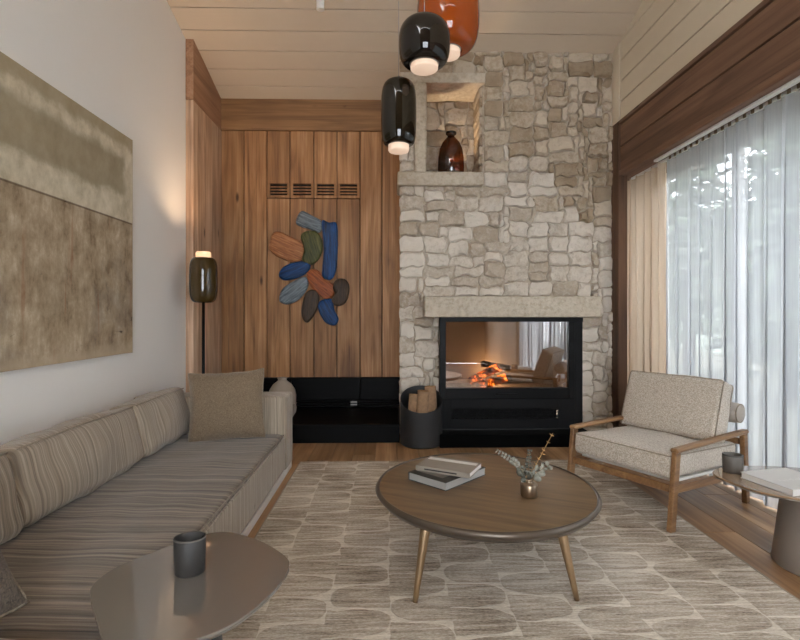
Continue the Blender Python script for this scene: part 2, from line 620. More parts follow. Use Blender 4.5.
M['dry_gold'] = plain('dry_gold', '#b58f5a', .7)
M['bark'] = plain('bark', '#8a6c50', .9, noise_amt=.5, nscale=28, bump=.9)
M['log_cut'] = plain('log_cut', '#c49a6e', .8, noise_amt=.25, nscale=18, bump=.4)

def glass_colour(name, col, deep, rough=.04):
    """thick coloured blown glass, lined so dense that little is seen through it"""
    m, nt, b = mat_base(name)
    g = G(nt)
    lw = g.n('ShaderNodeTexCoord').outputs['Object']
    z = g.sep(lw)[2]
    c = g.mix(g.noise(lw, 6.0, 2), col, deep)
    g.l(c, b.inputs['Base Color'])
    b.inputs['Roughness'].default_value = rough
    b.inputs['Specular IOR Level'].default_value = .5
    b.inputs['IOR'].default_value = 1.5
    return m
M['glass_black'] = glass_colour('glass_black', '#1d1712', '#120e0b')
M['glass_brown'] = glass_colour('glass_brown', '#1a140a', '#110d06')
M['glass_amber'] = glass_colour('glass_amber', '#a04a14', '#8a3a0e')
M['glass_olive'] = glass_colour('glass_olive', '#4a3a1e', '#372b13')

def emitter(name, col, s, base='#efe3d2'):
    m, nt, b = mat_base(name)
    b.inputs['Base Color'].default_value = lin(base)
    b.inputs['Emission Color'].default_value = lin(col)
    b.inputs['Emission Strength'].default_value = s
    b.inputs['Roughness'].default_value = .4
    return m
M['opal'] = emitter('opal', '#ffd9bd', .16, '#c2b09b')
M['opal_lamp'] = emitter('opal_lamp', '#ffbd8a', .35, '#d9c8b4')

def clear_glass(name, tint=(1, 1, 1, 1), gloss=.08, rough=0.0):
    m = bpy.data.materials.new(name)
    m.use_nodes = True
    nt = m.node_tree
    nt.nodes.clear()
    g = G(nt)
    out = g.n('ShaderNodeOutputMaterial')
    t = g.n('ShaderNodeBsdfTransparent')
    t.inputs[0].default_value = tint
    gl = g.n('ShaderNodeBsdfGlossy')
    gl.inputs['Roughness'].default_value = rough
    gl.inputs['Color'].default_value = (1, 1, 1, 1)
    mx = g.n('ShaderNodeMixShader')
    mx.inputs[0].default_value = gloss
    g.l(t.outputs[0], mx.inputs[1])
    g.l(gl.outputs[0], mx.inputs[2])
    g.l(mx.outputs[0], out.inputs[0])
    return m
M['window_glass'] = clear_glass('window_glass', (.96, .98, 1, 1), .05)
M['fire_glass'] = clear_glass('fire_glass', (.80, .74, .68, 1), .30, .015)
M['bottle_glass'] = clear_glass('bottle_glass', (.36, .17, .08, 1), .07, .03)

def sheer(name, col, opaque, trans=.5):
    m = bpy.data.materials.new(name)
    m.use_nodes = True
    nt = m.node_tree
    nt.nodes.clear()
    g = G(nt)
    out = g.n('ShaderNodeOutputMaterial')
    tc = g.n('ShaderNodeTexCoord').outputs['Object']
    t = g.n('ShaderNodeBsdfTransparent')
    d = g.n('ShaderNodeBsdfDiffuse')
    tr = g.n('ShaderNodeBsdfTranslucent')
    d.inputs[0].default_value = lin(col)
    tr.inputs[0].default_value = lin(col)
    m1 = g.n('ShaderNodeMixShader')
    m1.inputs[0].default_value = trans
    g.l(d.outputs[0], m1.inputs[1])
    g.l(tr.outputs[0], m1.inputs[2])
    m2 = g.n('ShaderNodeMixShader')
    th = g.noise(g.scaled(tc, (1, 120, 3)), 1.0, 3, .6)
    g.l(g.math('ADD', g.math('MULTIPLY', g.math('SUBTRACT', th, .5), .35), opaque, clamp=True), m2.inputs[0])
    g.l(t.outputs[0], m2.inputs[1])
    g.l(m1.outputs[0], m2.inputs[2])
    g.l(m2.outputs[0], out.inputs[0])
    return m
M['sheer'] = sheer('sheer', '#a9abae', .88)
M['drape'] = sheer('drape', '#c6b39f', .985, .26)

# ------------------------------------------------------------------ room measures
XL, XR = -1.96, 2.255          # left wall face, right upper wall face
YB = 5.667                     # timber back wall face
YS = 5.0                       # chimney breast face (mortar plane)
YREAR = -2.7
def ceil_z(y): return EYE + 4.048 - 0.29 * y
rng = random.Random(7)

# floor: slab plus boards laid towards the fireplace
fl = MB().box((-2.1, YREAR - .1, -.10), (2.9, 5.9, -.014)).build('floor', M['gap_dark'])
tag(fl, 'brown oak plank floor running towards the fireplace', 'floor', kind='structure')
x = -2.02
k = 0
while x < 2.78:
    w = .19
    y = YREAR - rng.random() * 1.5
    while y < 5.7:
        L = 1.5 + rng.random() * .9
        y0, y1 = max(y, YREAR), min(y + L, 5.7)
        if y1 - y0 > .05 and y1 > .8:
            MB().box((x + .001, y0 + .001, -.02), (x + w - .001, y1 - .001, 0), .0015).build('plank', M['floor'], fl)
        y += L
    x += w
    k += 1

# left wall
wl = box('wall_left', (XL - .12, YREAR, 0), (XL, 5.8, 5.2), M['wall_white'])
tag(wl, 'smooth white plaster wall behind the sofa', 'wall', kind='structure')
# rear wall with a large window opening (behind the viewer)
wr = MB()
RX0, RX1, RZ0, RZ1 = -.8, 1.35, .4, 3.1
wr.box((-2.08, YREAR - .12, 0), (2.9, YREAR, RZ0))
wr.box((-2.08, YREAR - .12, RZ1), (2.9, YREAR, 6.0))
wr.box((-2.08, YREAR - .12, RZ0), (RX0, YREAR, RZ1))
wr.box((RX1, YREAR - .12, RZ0), (2.9, YREAR, RZ1))
wr = wr.build('wall_rear', M['wall_tan'])
tag(wr, 'tan plaster wall with a tall window facing the fireplace', 'wall', kind='structure')
w2 = thing('window_2', 'tall dark framed window facing the fireplace wall', 'window', (0, YREAR - .06, 0), kind='structure')
f2 = MB()
WW = (RX1 - RX0) / 3
for q in range(4): f2.box((RX0 + q * WW - .025, -.03, RZ0), (RX0 + q * WW + .025, .03, RZ1))
for zz in (RZ0, 2.2, RZ1 - .05): f2.box((RX0, -.03, zz), (RX1, .03, zz + .05))
f2.build('window_frame', M['black_metal'], w2)
for q in range(3):
    for z0, z1 in ((RZ0 + .05, 2.2), (2.25, RZ1 - .05)):
        box('pane', (RX0 + q * WW + .025, -.006, z0), (RX0 + (q + 1) * WW - .025, .006, z1), M['window_glass'], w2)

# ceiling: sloping slab, boards across the room
def slab(y0, y1, x0, x1, t0, t1):
    a, b = ceil_z(y0), ceil_z(y1)
    vs = [(x0, y0, a + t0), (x1, y0, a + t0), (x1, y1, b + t0), (x0, y1, b + t0),
          (x0, y0, a + t1), (x1, y0, a + t1), (x1, y1, b + t1), (x0, y1, b + t1)]
    fs = [(0, 3, 2, 1), (4, 5, 6, 7), (0, 1, 5, 4), (2, 3, 7, 6), (0, 4, 7, 3), (1, 2, 6, 5)]
    return vs, fs
vs, fs = slab(YREAR - .1, 5.9, -2.1, 2.9, .02, .2)
ce = mesh_obj('ceiling', vs, fs, M['gap_dark'])
tag(ce, 'sloping ceiling of wide cream painted boards', 'ceiling', kind='structure')
y = 5.70
while y > YREAR:
    y0 = y - .236
    vs, fs = slab(y0 + .0065, y - .0065, -2.1, 2.9, 0, .03)
    mesh_obj('ceiling_board', vs, fs, M['paint_board'], ce)
    y = y0

# ------------------------------------------------------------------ timber back wall
wb = box('wall_back', (-2.05, YB + .03, 0), (.2, YB + .15, 4.2), M['void'])
tag(wb, 'oak plank panelling at the back beside the stone chimney', 'wall', kind='structure')
hx = -1.889
MB().box((hx, YB - .012, 3.303), (.2, YB + .03, 3.70), .003).build('header_board', M['oak_wall_x'], wb)
cols = [-1.889, -1.632, -1.375, -1.117, -.847, -.588, -.328, -.079, .2]
ZBK = .519
for i in range(8):
    a, b = cols[i] + .0045, cols[i + 1] - .0045
    if i in (2, 3, 4, 5):
        MB().box((a, YB, ZBK), (b, YB + .03, 2.536), .003).build('plank', M['oak_wall'], wb)
        m = MB()   # upper piece with four air slots cut through
        z0, z1 = 2.545, 3.298
        m.box((a, YB, 2.705), (b, YB + .03, z1), .002)
        m.box((a, YB, z0), (b, YB + .03, 2.575), .002)
        m.box((a, YB, 2.575), (a + .028, YB + .03, 2.705))
        m.box((b - .028, YB, 2.575), (b, YB + .03, 2.705))
        for q in range(3):
            zz = 2.597 + q * .034
            m.box((a + .028, YB + .004, zz), (b - .028, YB + .03, zz + .011))
        m.build('vent_panel', M['oak_wall'], wb)
    else:
        MB().box((a, YB, ZBK), (b, YB + .03, 3.298), .003).build('plank', M['oak_wall'], wb)

# side panelling on the left, standing proud of the plaster
XS = -1.885
sp = box('wall_panel', (XL + .001, 4.90, 0), (XS - .028, YB + .03, 4.1), M['gap_dark'])
sp.name = 'wall_side'
tag(sp, 'oak side panelling behind the floor lamp, lamplight put into its colour', 'wall', kind='structure')
def under_ceiling_box(y0, y1, x0, x1, z0, gap=.0):
    vs = [(x0, y0, z0), (x1, y0, z0), (x1, y1, z0), (x0, y1, z0),
          (x0, y0, ceil_z(y0) - gap), (x1, y0, ceil_z(y0) - gap), (x1, y1, ceil_z(y1) - gap), (x0, y1, ceil_z(y1) - gap)]
    fs = [(0, 3, 2, 1), (4, 5, 6, 7), (0, 1, 5, 4), (2, 3, 7, 6), (0, 4, 7, 3), (1, 2, 6, 5)]
    return vs, fs
vs, fs = under_ceiling_box(4.86, YB - .012, XL + .001, XS, 3.303)
mesh_obj('header_board', vs, fs, M['oak_side_y'], sp)
ys = [4.86, 4.95, 5.14, 5.37, 5.60, YB + .03]
for i in range(5):
    MB().box((XL + .001, ys[i] + .002, 0), (XS, ys[i + 1] - .002, 3.299), .003).build('plank', M['oak_side'], sp)

# ------------------------------------------------------------------ black base under the panelling
bb = thing('wall_base', 'black low cabinet panels below the oak planks', 'wall panel', (0, 0, 0), kind='structure')
bb.name = 'trim_1'
for a, b in ((-1.885, -1.10), (-1.095, -.325), (-.32, .2)):
    MB().box((a + .002, YB - .03, .27), (b - .002, YB + .03, ZBK - .004), .003).build('panel', M['black_wood'], bb)
for i in range(3):
    zz = .186 + i * .028
    MB().box((-1.885, YB - .03, zz), (.2, YB + .03, zz + .02), .004).build('slat', M['black_wood'], bb)
so = thing('wall_socket', 'small black twin power socket low on the black base panel', 'socket', (-.395, YB - .031, .232))
MB().box((-.045, -.008, -.03), (.045, 0, .03), .003).build('plate', M['black_metal'], so)
for q in (-.022, .006):
    MB().box((-.036, -.010, q), (.036, -.0075, q + .014)).build('outlet', M['steel'], so)
he = thing('hearth_bench', 'long low black bench along the foot of the oak wall', 'bench', (-.9, 5.2, 0))
MB().box((-.98, -.41, .155), (1.0, .43, .18), .004).build('bench_top', M['black_wood'], he)
MB().box((-.98, -.40, 0), (1.0, .42, .154)).build('bench_front', M['black_wood'], he)

# ------------------------------------------------------------------ chimney breast of rubble stone
SX0, SX1 = .10, 2.248
NX0, NX1, NZ0, NZ1 = .375, .94, 2.64, 3.535        # niche opening
FX0, FX1, FZ1 = .49, 1.905, 1.20                  # fireplace opening
ch = MB()
zt = 4.0
ch.box((SX0 + .02, YS, 0), (FX0, YS + .65, FZ1))
ch.box((FX1, YS, 0), (SX1, YS + .65, FZ1))
ch.box((SX0 + .02, YS, FZ1), (SX1, YS + .65, NZ0))
ch.box((SX0 + .02, YS, NZ0), (NX0 - .002, YS + .65, NZ1))
ch.box((NX1, YS, NZ0), (SX1, YS + .65, NZ1))
ch.box((NX0 - .002, YS + .42, NZ0), (NX1, YS + .65, NZ1))
ch.box((SX0 + .02, YS, NZ1), (SX1, YS + .65, zt))
ch = ch.build('wall_chimney', M['mortar'])
tag(ch, 'chimney breast of pale whitewashed rubble stone', 'wall', kind='structure')

def stones(parent, x0, x1, z0, z1, cell, blocked, yface, mat_pick, rr, sizes, proud=(.016, .047), limit=290):
    nx, nz = int(round((x1 - x0) / cell)), int(round((z1 - z0) / cell))
    cx, cz = (x1 - x0) / nx, (z1 - z0) / nz
    used = [[False] * nz for _ in range(nx)]
    for i in range(nx):
        for j in range(nz):
            X, Z = x0 + (i + .5) * cx, z0 + (j + .5) * cz
            if blocked(X, Z): used[i][j] = True
    gv = {}
    def corner(i, j):
        if (i, j) not in gv:
            edge_x, edge_z = i in (0, nx), j in (0, nz)
            near = blocked(x0 + i * cx + .01, z0 + j * cz) or blocked(x0 + i * cx - .01, z0 + j * cz) or blocked(x0 + i * cx, z0 + j * cz + .01) or blocked(x0 + i * cx, z0 + j * cz - .01)
            a = 0.36 * cell
            dx = 0 if (near) else (rr.uniform(-.12, .12) * cell if edge_x else rr.uniform(-a, a))
            dz = 0 if (near or edge_z) else rr.uniform(-a, a)
            gv[(i, j)] = (x0 + i * cx + dx, z0 + j * cz + dz)
        return gv[(i, j)]
    made = []
    for j in range(nz):
        for i in range(nx):
            if used[i][j]: continue
            cand = sizes[:]
            rr.shuffle(cand)
            cand.sort(key=lambda s: -(s[0] * s[1]) * rr.random() ** 1.1)
            for w, h in cand + [(1, 1)]:
                if i + w > nx or j + h > nz: continue
                if any(used[a][b] for a in range(i, i + w) for b in range(j, j + h)): continue
                break
            for a in range(i, i + w):
                for b in range(j, j + h): used[a][b] = True
            per = [corner(a, j) for a in range(i, i + w)] + [corner(i + w, b) for b in range(j, j + h)] \
                + [corner(a, j + h) for a in range(i + w, i, -1)] + [corner(i, b) for b in range(j + h, j, -1)]
            made.append((w * h, per))
    made.sort(key=lambda q: -q[0])
    out = 0
    rest = MB()
    for area, per in made:
        # resample the outline to 10 points, round corners, shrink by the joint
        n = len(per)
        mx = sum(p[0] for p in per) / n
        mz = sum(p[1] for p in per) / n
        L = [0]
        for q in range(n):
            a, b = per[q], per[(q + 1) % n]
            L.append(L[-1] + math.hypot(b[0] - a[0], b[1] - a[1]))
        T = L[-1]
        N = 12
        pts = []
        ph = rr.random() * .2
        # corners kept, plus points between: sample by equal steps then relax
        for q in range(N):
            t = ((q + ph) / N) * T
            s_ = max(i for i in range(n + 1) if L[i] <= t + 1e-9)
            s_ = min(s_, n - 1)
            a, b = per[s_], per[(s_ + 1) % n]
            u = (t - L[s_]) / max(1e-6, L[s_ + 1] - L[s_])
            pts.append((a[0] + (b[0] - a[0]) * u, a[1] + (b[1] - a[1]) * u))
        joint = rr.uniform(.003, .007)
        ring = []
        for px_, pz_ in pts:
            d = math.hypot(px_ - mx, pz_ - mz) or 1
            k_ = max(.3, (d - joint) / d) * rr.uniform(.97, 1.03)
            ring.append(((px_ - mx) * k_, (pz_ - mz) * k_))
        dep = rr.uniform(*proud)
        tx, tz = rr.uniform(-.10, .10), rr.uniform(-.10, .10)
        vs = [(a, .01, b) for a, b in ring]
        vs += [(a * .985, -dep * rr.uniform(.45, .75), b * .985) for a, b in ring]
        rr2 = rr.uniform(.66, .82)
        vs += [(a * rr2, -dep * rr.uniform(.92, 1.08) + tx * a + tz * b, b * rr2) for a, b in ring]
        vs += [(0, -dep * rr.uniform(.9, 1.25), 0)]
        fs = []
        for r_ in (0, 1):
            for q in range(N):
                q2 = (q + 1) % N
                fs.append((r_ * N + q, r_ * N + q2, (r_ + 1) * N + q2, (r_ + 1) * N + q))
        for q in range(N):
            fs.append((2 * N + q, 2 * N + (q + 1) % N, 3 * N))
        if out >= limit:
            rest.add([(a + mx, b + yface, c_ + mz) for a, b, c_ in vs], fs)
            out += 1
            continue
        o = mesh_obj('stone', vs, fs, mat_pick(mx, mz, rr), parent, True, (mx, yface, mz))
        try:
            o.data.set_sharp_from_angle(angle=radians(38))
        except Exception:
            pass
        out += 1
    if rest.v:
        tag(rest.build('small_stones', M['stone'], parent, True), kind='stuff')
    return out

MANX0, MANX1, MANZ0, MANZ1 = .335, 2.055, 1.205, 1.405
def blk(X, Z):
    if NX0 - .12 < X < NX1 + .005 and NZ0 - .135 < Z < NZ1 + .1: return True
    if X < NX0 and NZ1 - .01 < Z < NZ1 + .1: return True
    if X < NX0 and NZ0 - .135 < Z < NZ0: return True
    if FX0 < X < FX1 and Z < FZ1: return True
    if MANX0 < X < MANX1 and MANZ0 - .02 < Z < MANZ1 - .01: return True
    return False
def pick(X, Z, rr):
    t = (Z - 2.3) / 1.6 + (X - 1.2) * .45 + rr.uniform(-.22, .22)
    return M['stone_tan'] if t > .28 else M['stone']
rs = random.Random(21)
SZ = [(3, 2), (4, 2), (2, 2), (3, 3), (2, 3), (5, 2), (3, 1), (4, 3), (1, 2), (2, 2), (4, 1), (1, 3), (3, 2), (5, 3), (6, 2), (5, 1), (2, 1)]
ns = stones(ch, SX0, SX1, 0.0, 3.92, .0505, blk, YS, pick, rs, SZ)
# niche: dressed lintel, sill, upright, rubble behind
MB().box((.105, YS - .055, NZ1 - .006), (NX1 + .02, YS + .42, NZ1 + .098), .008).build('lintel', M['dressed'], ch)
MB().box((.085, YS - .075, NZ0 - .13), (NX1 - .005, YS + .40, NZ0 + .004), .012).build('niche_sill', M['dressed'], ch)
MB().box((NX0 - .115, YS - .045, NZ0), (NX0, YS + .30, NZ1), .012).build('niche_upright', M['dressed'], ch)
rs2 = random.Random(5)
nb = stones(ch, NX0, NX1, NZ0, NZ1, .08, lambda X, Z: False, YS + .42, lambda a, b, r: M['stone_tan'], rs2, [(2, 2), (2, 1), (1, 2), (3, 2), (1, 1), (2, 3)], (.015, .04))
for q in range(9):       # rubble on the reveal at the right of the niche
    zz = NZ0 + q * .0985
    for yy in (0, 1):
        y0 = YS + .01 + yy * .2
        MB().box((NX1 - .022 - rs2.random() * .012, y0 + .004, zz + .005), (NX1 + .01, y0 + .19, zz + .093), .012).build('stone', M['stone_tan'], ch)
# mantel
MB().box((MANX0, YS - .28, MANZ0), (MANX1 - .03, YS + .02, MANZ1), .010).build('mantel', M['dressed'], ch)

# ------------------------------------------------------------------ fireplace insert
YF = 4.80
fp = thing('fireplace', 'built-in black steel fireplace with wide glass door and glowing fire', 'fireplace', (0, 0, 0))
GX0, GX1, GZ0, GZ1 = .548, 1.742, .520, 1.160
fr = MB()
fr.box((.492, YF, GZ1), (1.88, YF + .06, 1.203), .003)
fr.box((.492, YF, .42), (GX0, YF + .06, GZ1), .003)
fr.box((GX1, YF, .42), (1.80, YF + .06, GZ1), .003)
fr.box((GX0, YF, .42), (GX1, YF + .06, GZ0), .003)
fr.build('door_frame', M['black_metal'], fp)
MB().box((1.805, YF + .015, .12), (1.88, YF + .18, 1.203), .003).build('side_panel', M['black_matt'], fp)
gp = box('glass_door', (GX0 - .006, YF + .03, GZ0 - .006), (GX1 + .006, YF + .038, GZ1 + .006), M['fire_glass'], fp)
hd = MB().box((1.02, YF - .03, .455), (1.24, YF, .47), .003).build('door_handle', M['black_metal'], fp)
# fire chamber lined with buff fireclay
M['fireclay'] = plain('fireclay', '#84705a', .85, noise_amt=.12, nscale=7)
fc = MB()
fc.box((.50, YF + .50, .42), (1.80, YF + .54, 1.2))
fc.box((.50, YF + .06, .42), (.54, YF + .50, 1.2))
fc.box((1.75, YF + .06, .42), (1.80, YF + .50, 1.2))
fc.box((.50, YF + .06, 1.17), (1.80, YF + .50, 1.2))
fc.box((.50, YF + .06, .42), (1.80, YF + .54, .50))
fc.build('fire_chamber', M['fireclay'], fp)
# lower panel with a pierced grille: bars laid as a random lattice in an opening
lp = MB()
lp.box((.492, YF + .005, .125), (.60, YF + .05, .418), .002)
lp.box((1.64, YF + .005, .125), (1.80, YF + .05, .418), .002)
lp.box((.60, YF + .005, .125), (1.64, YF + .05, .225), .002)
lp.box((.60, YF + .005, .32), (1.64, YF + .05, .418), .002)
lp = lp.build('lower_panel', M['black_matt'], fp)
gr = MB()
rg = random.Random(3)
gx, gz = 26, 3
P = {}
for i in range(gx + 1):
    for j in range(gz + 1):
        P[(i, j)] = (.60 + 1.04 * i / gx + (rg.uniform(-.013, .013) if 0 < i < gx else 0), .225 + .095 * j / gz + (rg.uniform(-.009, .009) if 0 < j < gz else 0))
def bar(a, b, w=.0055):
    d = Vector((b[0] - a[0], b[1] - a[1]))
    n_ = Vector((-d.y, d.x)).normalized() * w / 2
    q = [(a[0] + n_.x, a[1] + n_.y), (a[0] - n_.x, a[1] - n_.y), (b[0] - n_.x, b[1] - n_.y), (b[0] + n_.x, b[1] + n_.y)]
    gr.add([(x_, YF + .008, z_) for x_, z_ in q] + [(x_, YF + .022, z_) for x_, z_ in q],
           [(0, 1, 2, 3), (7, 6, 5, 4), (0, 4, 5, 1), (1, 5, 6, 2), (2, 6, 7, 3), (3, 7, 4, 0)])
for i in range(gx + 1):
    for j in range(gz + 1):
        if i < gx and 0 < j < gz: bar(P[(i, j)], P[(i + 1, j)])
        if j < gz and 0 < i < gx: bar(P[(i, j)], P[(i, j + 1)])
        if i < gx and j < gz and (i + j) % 2: bar(P[(i, j)], P[(i + 1, j + 1)])
gr.build('pierced_grille', M['black_matt'], lp)
box('grille_back', (.60, YF + .055, .21), (1.64, YF + .06, .33), M['void'], lp)
MB().box((.47, 4.60, 0), (1.90, YF + .2, .12), .004).build('hearth_ledge', M['black_soft'], fp)

# burning logs
def ember():
    m, nt, b = mat_base('ember')
    g = G(nt)
    tc = g.n('ShaderNodeTexCoord').outputs['Object']
    f = g.noise(tc, 16.0, 5, .7, .6)
    col = g.ramp(f, [(.42, '#1a0d07'), (.52, '#7a2406'), (.62, '#ff8a2e')])
    g.l(g.ramp(f, [(.35, '#17110d'), (.6, '#6b4a33')]), b.inputs['Base Color'])
    g.l(col, b.inputs['Emission Color'])
    g.l(g.math('MULTIPLY', g.smooth(f, .44, .62), 3.0), b.inputs['Emission Strength'])
    b.inputs['Roughness'].default_value = .9
    g.l(g.bump(f, .8, .02), b.inputs['Normal'])
    return m
M['ember'] = ember()
M['char'] = plain('char', '#1d1815', .95, noise_amt=.4, nscale=30, bump=.8)
def log_mesh(L, r, seed, n=12, wedge=False):
    rr = random.Random(seed)
    m = MB()
    vs, fs = [], []
    rad = [r * rr.uniform(.85, 1.12) for _ in range(n)]
    if wedge:
        for q in range(n):
            if q < n // 3: rad[q] *= .62
    S = 6
    for s_ in range(S + 1):
        for q in range(n):
            a = 2 * pi * q / n
            k_ = rad[q] * (1 + .05 * rr.uniform(-1, 1))
            vs.append((k_ * cos(a), k_ * sin(a), -L / 2 + L * s_ / S))
    for s_ in range(S):
        for q in range(n):
            q2 = (q + 1) % n
            fs.append((s_ * n + q, s_ * n + q2, (s_ + 1) * n + q2, (s_ + 1) * n + q))
    fs.append(tuple(range(n))[::-1])
    return m.add(vs, fs), [vs[S * n + q] for q in range(n)]
def make_log(name, label, cat, L, r, seed, loc, rot, mbark, mend, group=None, wedge=False):
    t = thing(name, label, cat, loc, 0, group)
    t.rotation_euler = rot
    m, end = log_mesh(L, r, seed, wedge=wedge)
    m.build('bark', mbark, t, True)
    c = MB().add([(x_, y_, z_ + .0012) for x_, y_, z_ in end] + [(0, 0, L / 2 + .004)], [(q, (q + 1) % len(end), len(end)) for q in range(len(end))])
    c.build('cut_end', mend, t)
    return t
FLZ = .50
make_log('burning_log', 'glowing orange log at the front of the fire', 'log', .32, .042, 1, (1.03, YF + .20, FLZ + .048), (0, radians(74), radians(10)), M['ember'], M['ember'], 'logs in the fire')
make_log('burning_log', 'glowing orange log crossing over the others in the fire', 'log', .34, .04, 2, (.97, YF + .27, FLZ + .125), (0, radians(62), radians(-14)), M['ember'], M['ember'], 'logs in the fire')
make_log('burning_log', 'charred black log lying on top of the burning ones', 'log', .30, .034, 3, (1.10, YF + .33, FLZ + .20), (0, radians(100), radians(8)), M['char'], M['char'], 'logs in the fire')
make_log('burning_log', 'grey ashy log behind the glowing ones in the fire', 'log', .40, .045, 4, (1.08, YF + .42, FLZ + .05), (0, radians(90), radians(4)), M['char'], M['char'], 'logs in the fire')
fl_l = bpy.data.lights.new('fire_light', 'POINT')
fl_l.energy = 2.6
fl_l.color = (1.0, .74, .5)
fl_l.shadow_soft_size = .02
fo = bpy.data.objects.new('fire_light', fl_l)
COL.objects.link(fo)
fo.location = (1.06, YF + .36, FLZ + .14)

# ------------------------------------------------------------------ right wall: cladding, beam, post, window bay
wrt = MB()
wrt.box((XR + .025, YREAR, 2.62), (XR + .12, 5.0, 6.0))
wrt = wrt.build('wall_right', M['void'])
tag(wrt, 'cream painted board cladding above the window beam', 'wall', kind='structure')
edges = [3.122, 3.303, 3.501, 3.705, 3.894, 4.09, 4.29, 4.49, 4.69]
for a, b in zip(edges[:-1], edges[1:]):
    y1 = 4.83
    ymax = (EYE + 3.848 - a) / .25
    MB().box((XR, 1.4, a + .005), (XR + .025, min(y1, 4.83), b - .005), .002).build('cladding_board', M['paint_clad'], wrt)
box('cladding_rest', (XR, YREAR, 3.122), (XR + .025, 1.398, 5.9), M['paint_clad'], wrt)
t2 = MB().box((XR - .012, 4.833, 3.122), (XR + .03, YS - .005, 4.0), .002).build('trim_2', M['paint_clad'])
tag(t2, 'cream upright trim where cladding meets the stone chimney', 'trim', kind='structure')
bm_ = thing('trim_3', 'dark oak lintel beam above the curtains', 'beam', (0, 0, 0), kind='structure')
ysp = [YREAR, -.4, 1.5, 2.62, 4.825]
for i in range(4):
    a, b = ysp[i] + .001, ysp[i + 1] - .001
    MB().box((XR, a, 2.873), (XR + .06, b, 3.076), .004).build('beam_board', M['beam'], bm_)
    MB().box((XR, a, 2.64), (XR + .06, b, 2.861), .004).build('beam_board', M['beam'], bm_)
for a, b in ((YREAR, 1.0), (1.003, 4.832)):
    MB().box((XR - .014, a, 3.082), (XR + .06, b, 3.121), .004).build('cap_rail', M['beam'], bm_)
    MB().box((XR - .010, a, 2.58), (XR + .06, b, 2.638), .006).build('bottom_rail', M['beam'], bm_)
box('soffit', (XR + .0605, YREAR, 2.60), (2.82, 5.12, 2.64), M['beam'], bm_)
t4 = MB().box((XR - .014, 4.836, 0), (XR + .075, YS - .004, 3.121), .004).build('trim_4', M['beam_z'])
tag(t4, 'dark oak post between the stone chimney and the curtain', 'post', kind='structure')
eb = box('wall_bay', (XR + .08, 5.12, 0), (2.9, 5.2, 2.7), M['wall_white'])
eb.name = 'wall_far_bay'
tag(eb, 'plaster end wall of the window bay behind the beige curtain', 'wall', kind='structure')
# window
wn = thing('window_1', 'tall glazed window wall behind the sheer curtains', 'window', (2.72, 0, 0), kind='structure')
wf = MB()
ym = [.35, 1.5, 2.65, 3.8, 5.05]
for yy in ym: wf.box((-.03, yy, 0), (.03, yy + .07, 2.6))
wf.box((-.03, .35, 0), (.03, 5.12, .07))
wf.box((-.03, .35, 2.53), (.03, 5.12, 2.6))
pier = box('wall_pier', (2.38, YREAR, 0), (2.9, .35, 2.6), M['wall_tan'])
tag(pier, 'tan wall pier beyond the near end of the curtains', 'wall', kind='structure')
wf.build('window_frame', M['metal_white'], wn)
for a, b in zip(ym[:-1], ym[1:]):
    box('pane', (-.006, a + .07, .07), (.006, b, 2.53), M['window_glass'], wn)

# curtain track, sheers, drape
XC = 2.435
trk = thing('curtain_track', 'slim white curtain track under the oak beam', 'curtain track', (0, 0, 2.6))
MB().box((XR + .061, .40, -.034), (XR + .10, 4.33, -.001), .003).build('rail', M['metal_white'], trk)
MB().box((XC - .015, .40, -.022), (XC + .015, 4.95, -.001), .002).build('inner_rail', M['metal_white'], trk)
def curtain(name, label, y0, y1, z0, z1, amp, nf, seed, mat, ruffle=.012, x=XC, rows=16, gather=1.0):
    rr = random.Random(seed)
    K = int(nf * 14)
    ph = [rr.uniform(.75, 1.3) for _ in range(int(nf) + 3)]
    am = [rr.uniform(.5, 1.15) for _ in range(int(nf) + 3)]
    # uneven fold widths
    cum = [0]
    for q in ph[:int(nf)]: cum.append(cum[-1] + q)
    T = cum[-1]
    vs, fs = [], []
    for j in range(rows + 1):
        v = j / rows
        z = z0 + (z1 - z0) * v
        for i in range(K + 1):
            u = i / K
            f = u * int(nf)
            q = min(int(f), int(nf) - 1)
            fr_ = f - q
            s = (cum[q] + ph[q] * fr_) / T
            a = amp * ((1 - fr_) * am[q] + fr_ * am[q + 1])
            a *= (.62 + .38 * (1 - v))
            off = a * sin(2 * pi * fr_)
            off += .25 * a * sin(4 * pi * fr_ + q * 1.7)
            drift = ruffle * noise.noise(Vector((s * 9 * (y1 - y0), z * .9, seed)))
            Y = y0 + (y1 - y0) * s + drift * 1.5 * (1 - v) + a * .95 * sin(4 * pi * fr_ + .5) * (1 - .45 * v)
            vs.append((x + off + drift, Y, z))
    for j in range(rows):
        for i in range(K):
            p = j * (K + 1) + i
            fs.append((p, p + 1, p + K + 2, p + K + 1))
    return mesh_obj(name, vs, fs, mat, None, True)
for nm, lab, a, b, nf, sd in (('sheer_curtain', 'long white sheer curtain behind the armchair, beside the beige curtain', 2.62, 4.33, 12, 3),
                              ('sheer_curtain', 'white sheer curtain nearest the viewer, behind the low side table', .42, 2.60, 15, 8)):
    th_ = thing(nm, lab, 'curtain', (0, 0, 0), group='white sheer curtains')
    c = curtain('cloth', lab, a, b, .012, 2.572, .036, nf, sd, M['sheer'], rows=20)
    c.parent = th_
    hd = curtain('header_tape', lab, a, b, 2.572, 2.596, .020, nf, sd, M['sheer'], rows=1)
    hd.parent = th_
    hk = MB()
    for q in range(int((b - a) / .075)):
        yy = a + .03 + q * .075
        hk.box((XC - .03, yy, 2.568), (XC - .022, yy + .022, 2.6))
    tag(hk.build('hook_tape', M['twig'], th_), kind='stuff')
dr = thing('beige_drape', 'heavy beige linen curtain drawn back beside the dark oak post', 'curtain', (0, 0, 0))
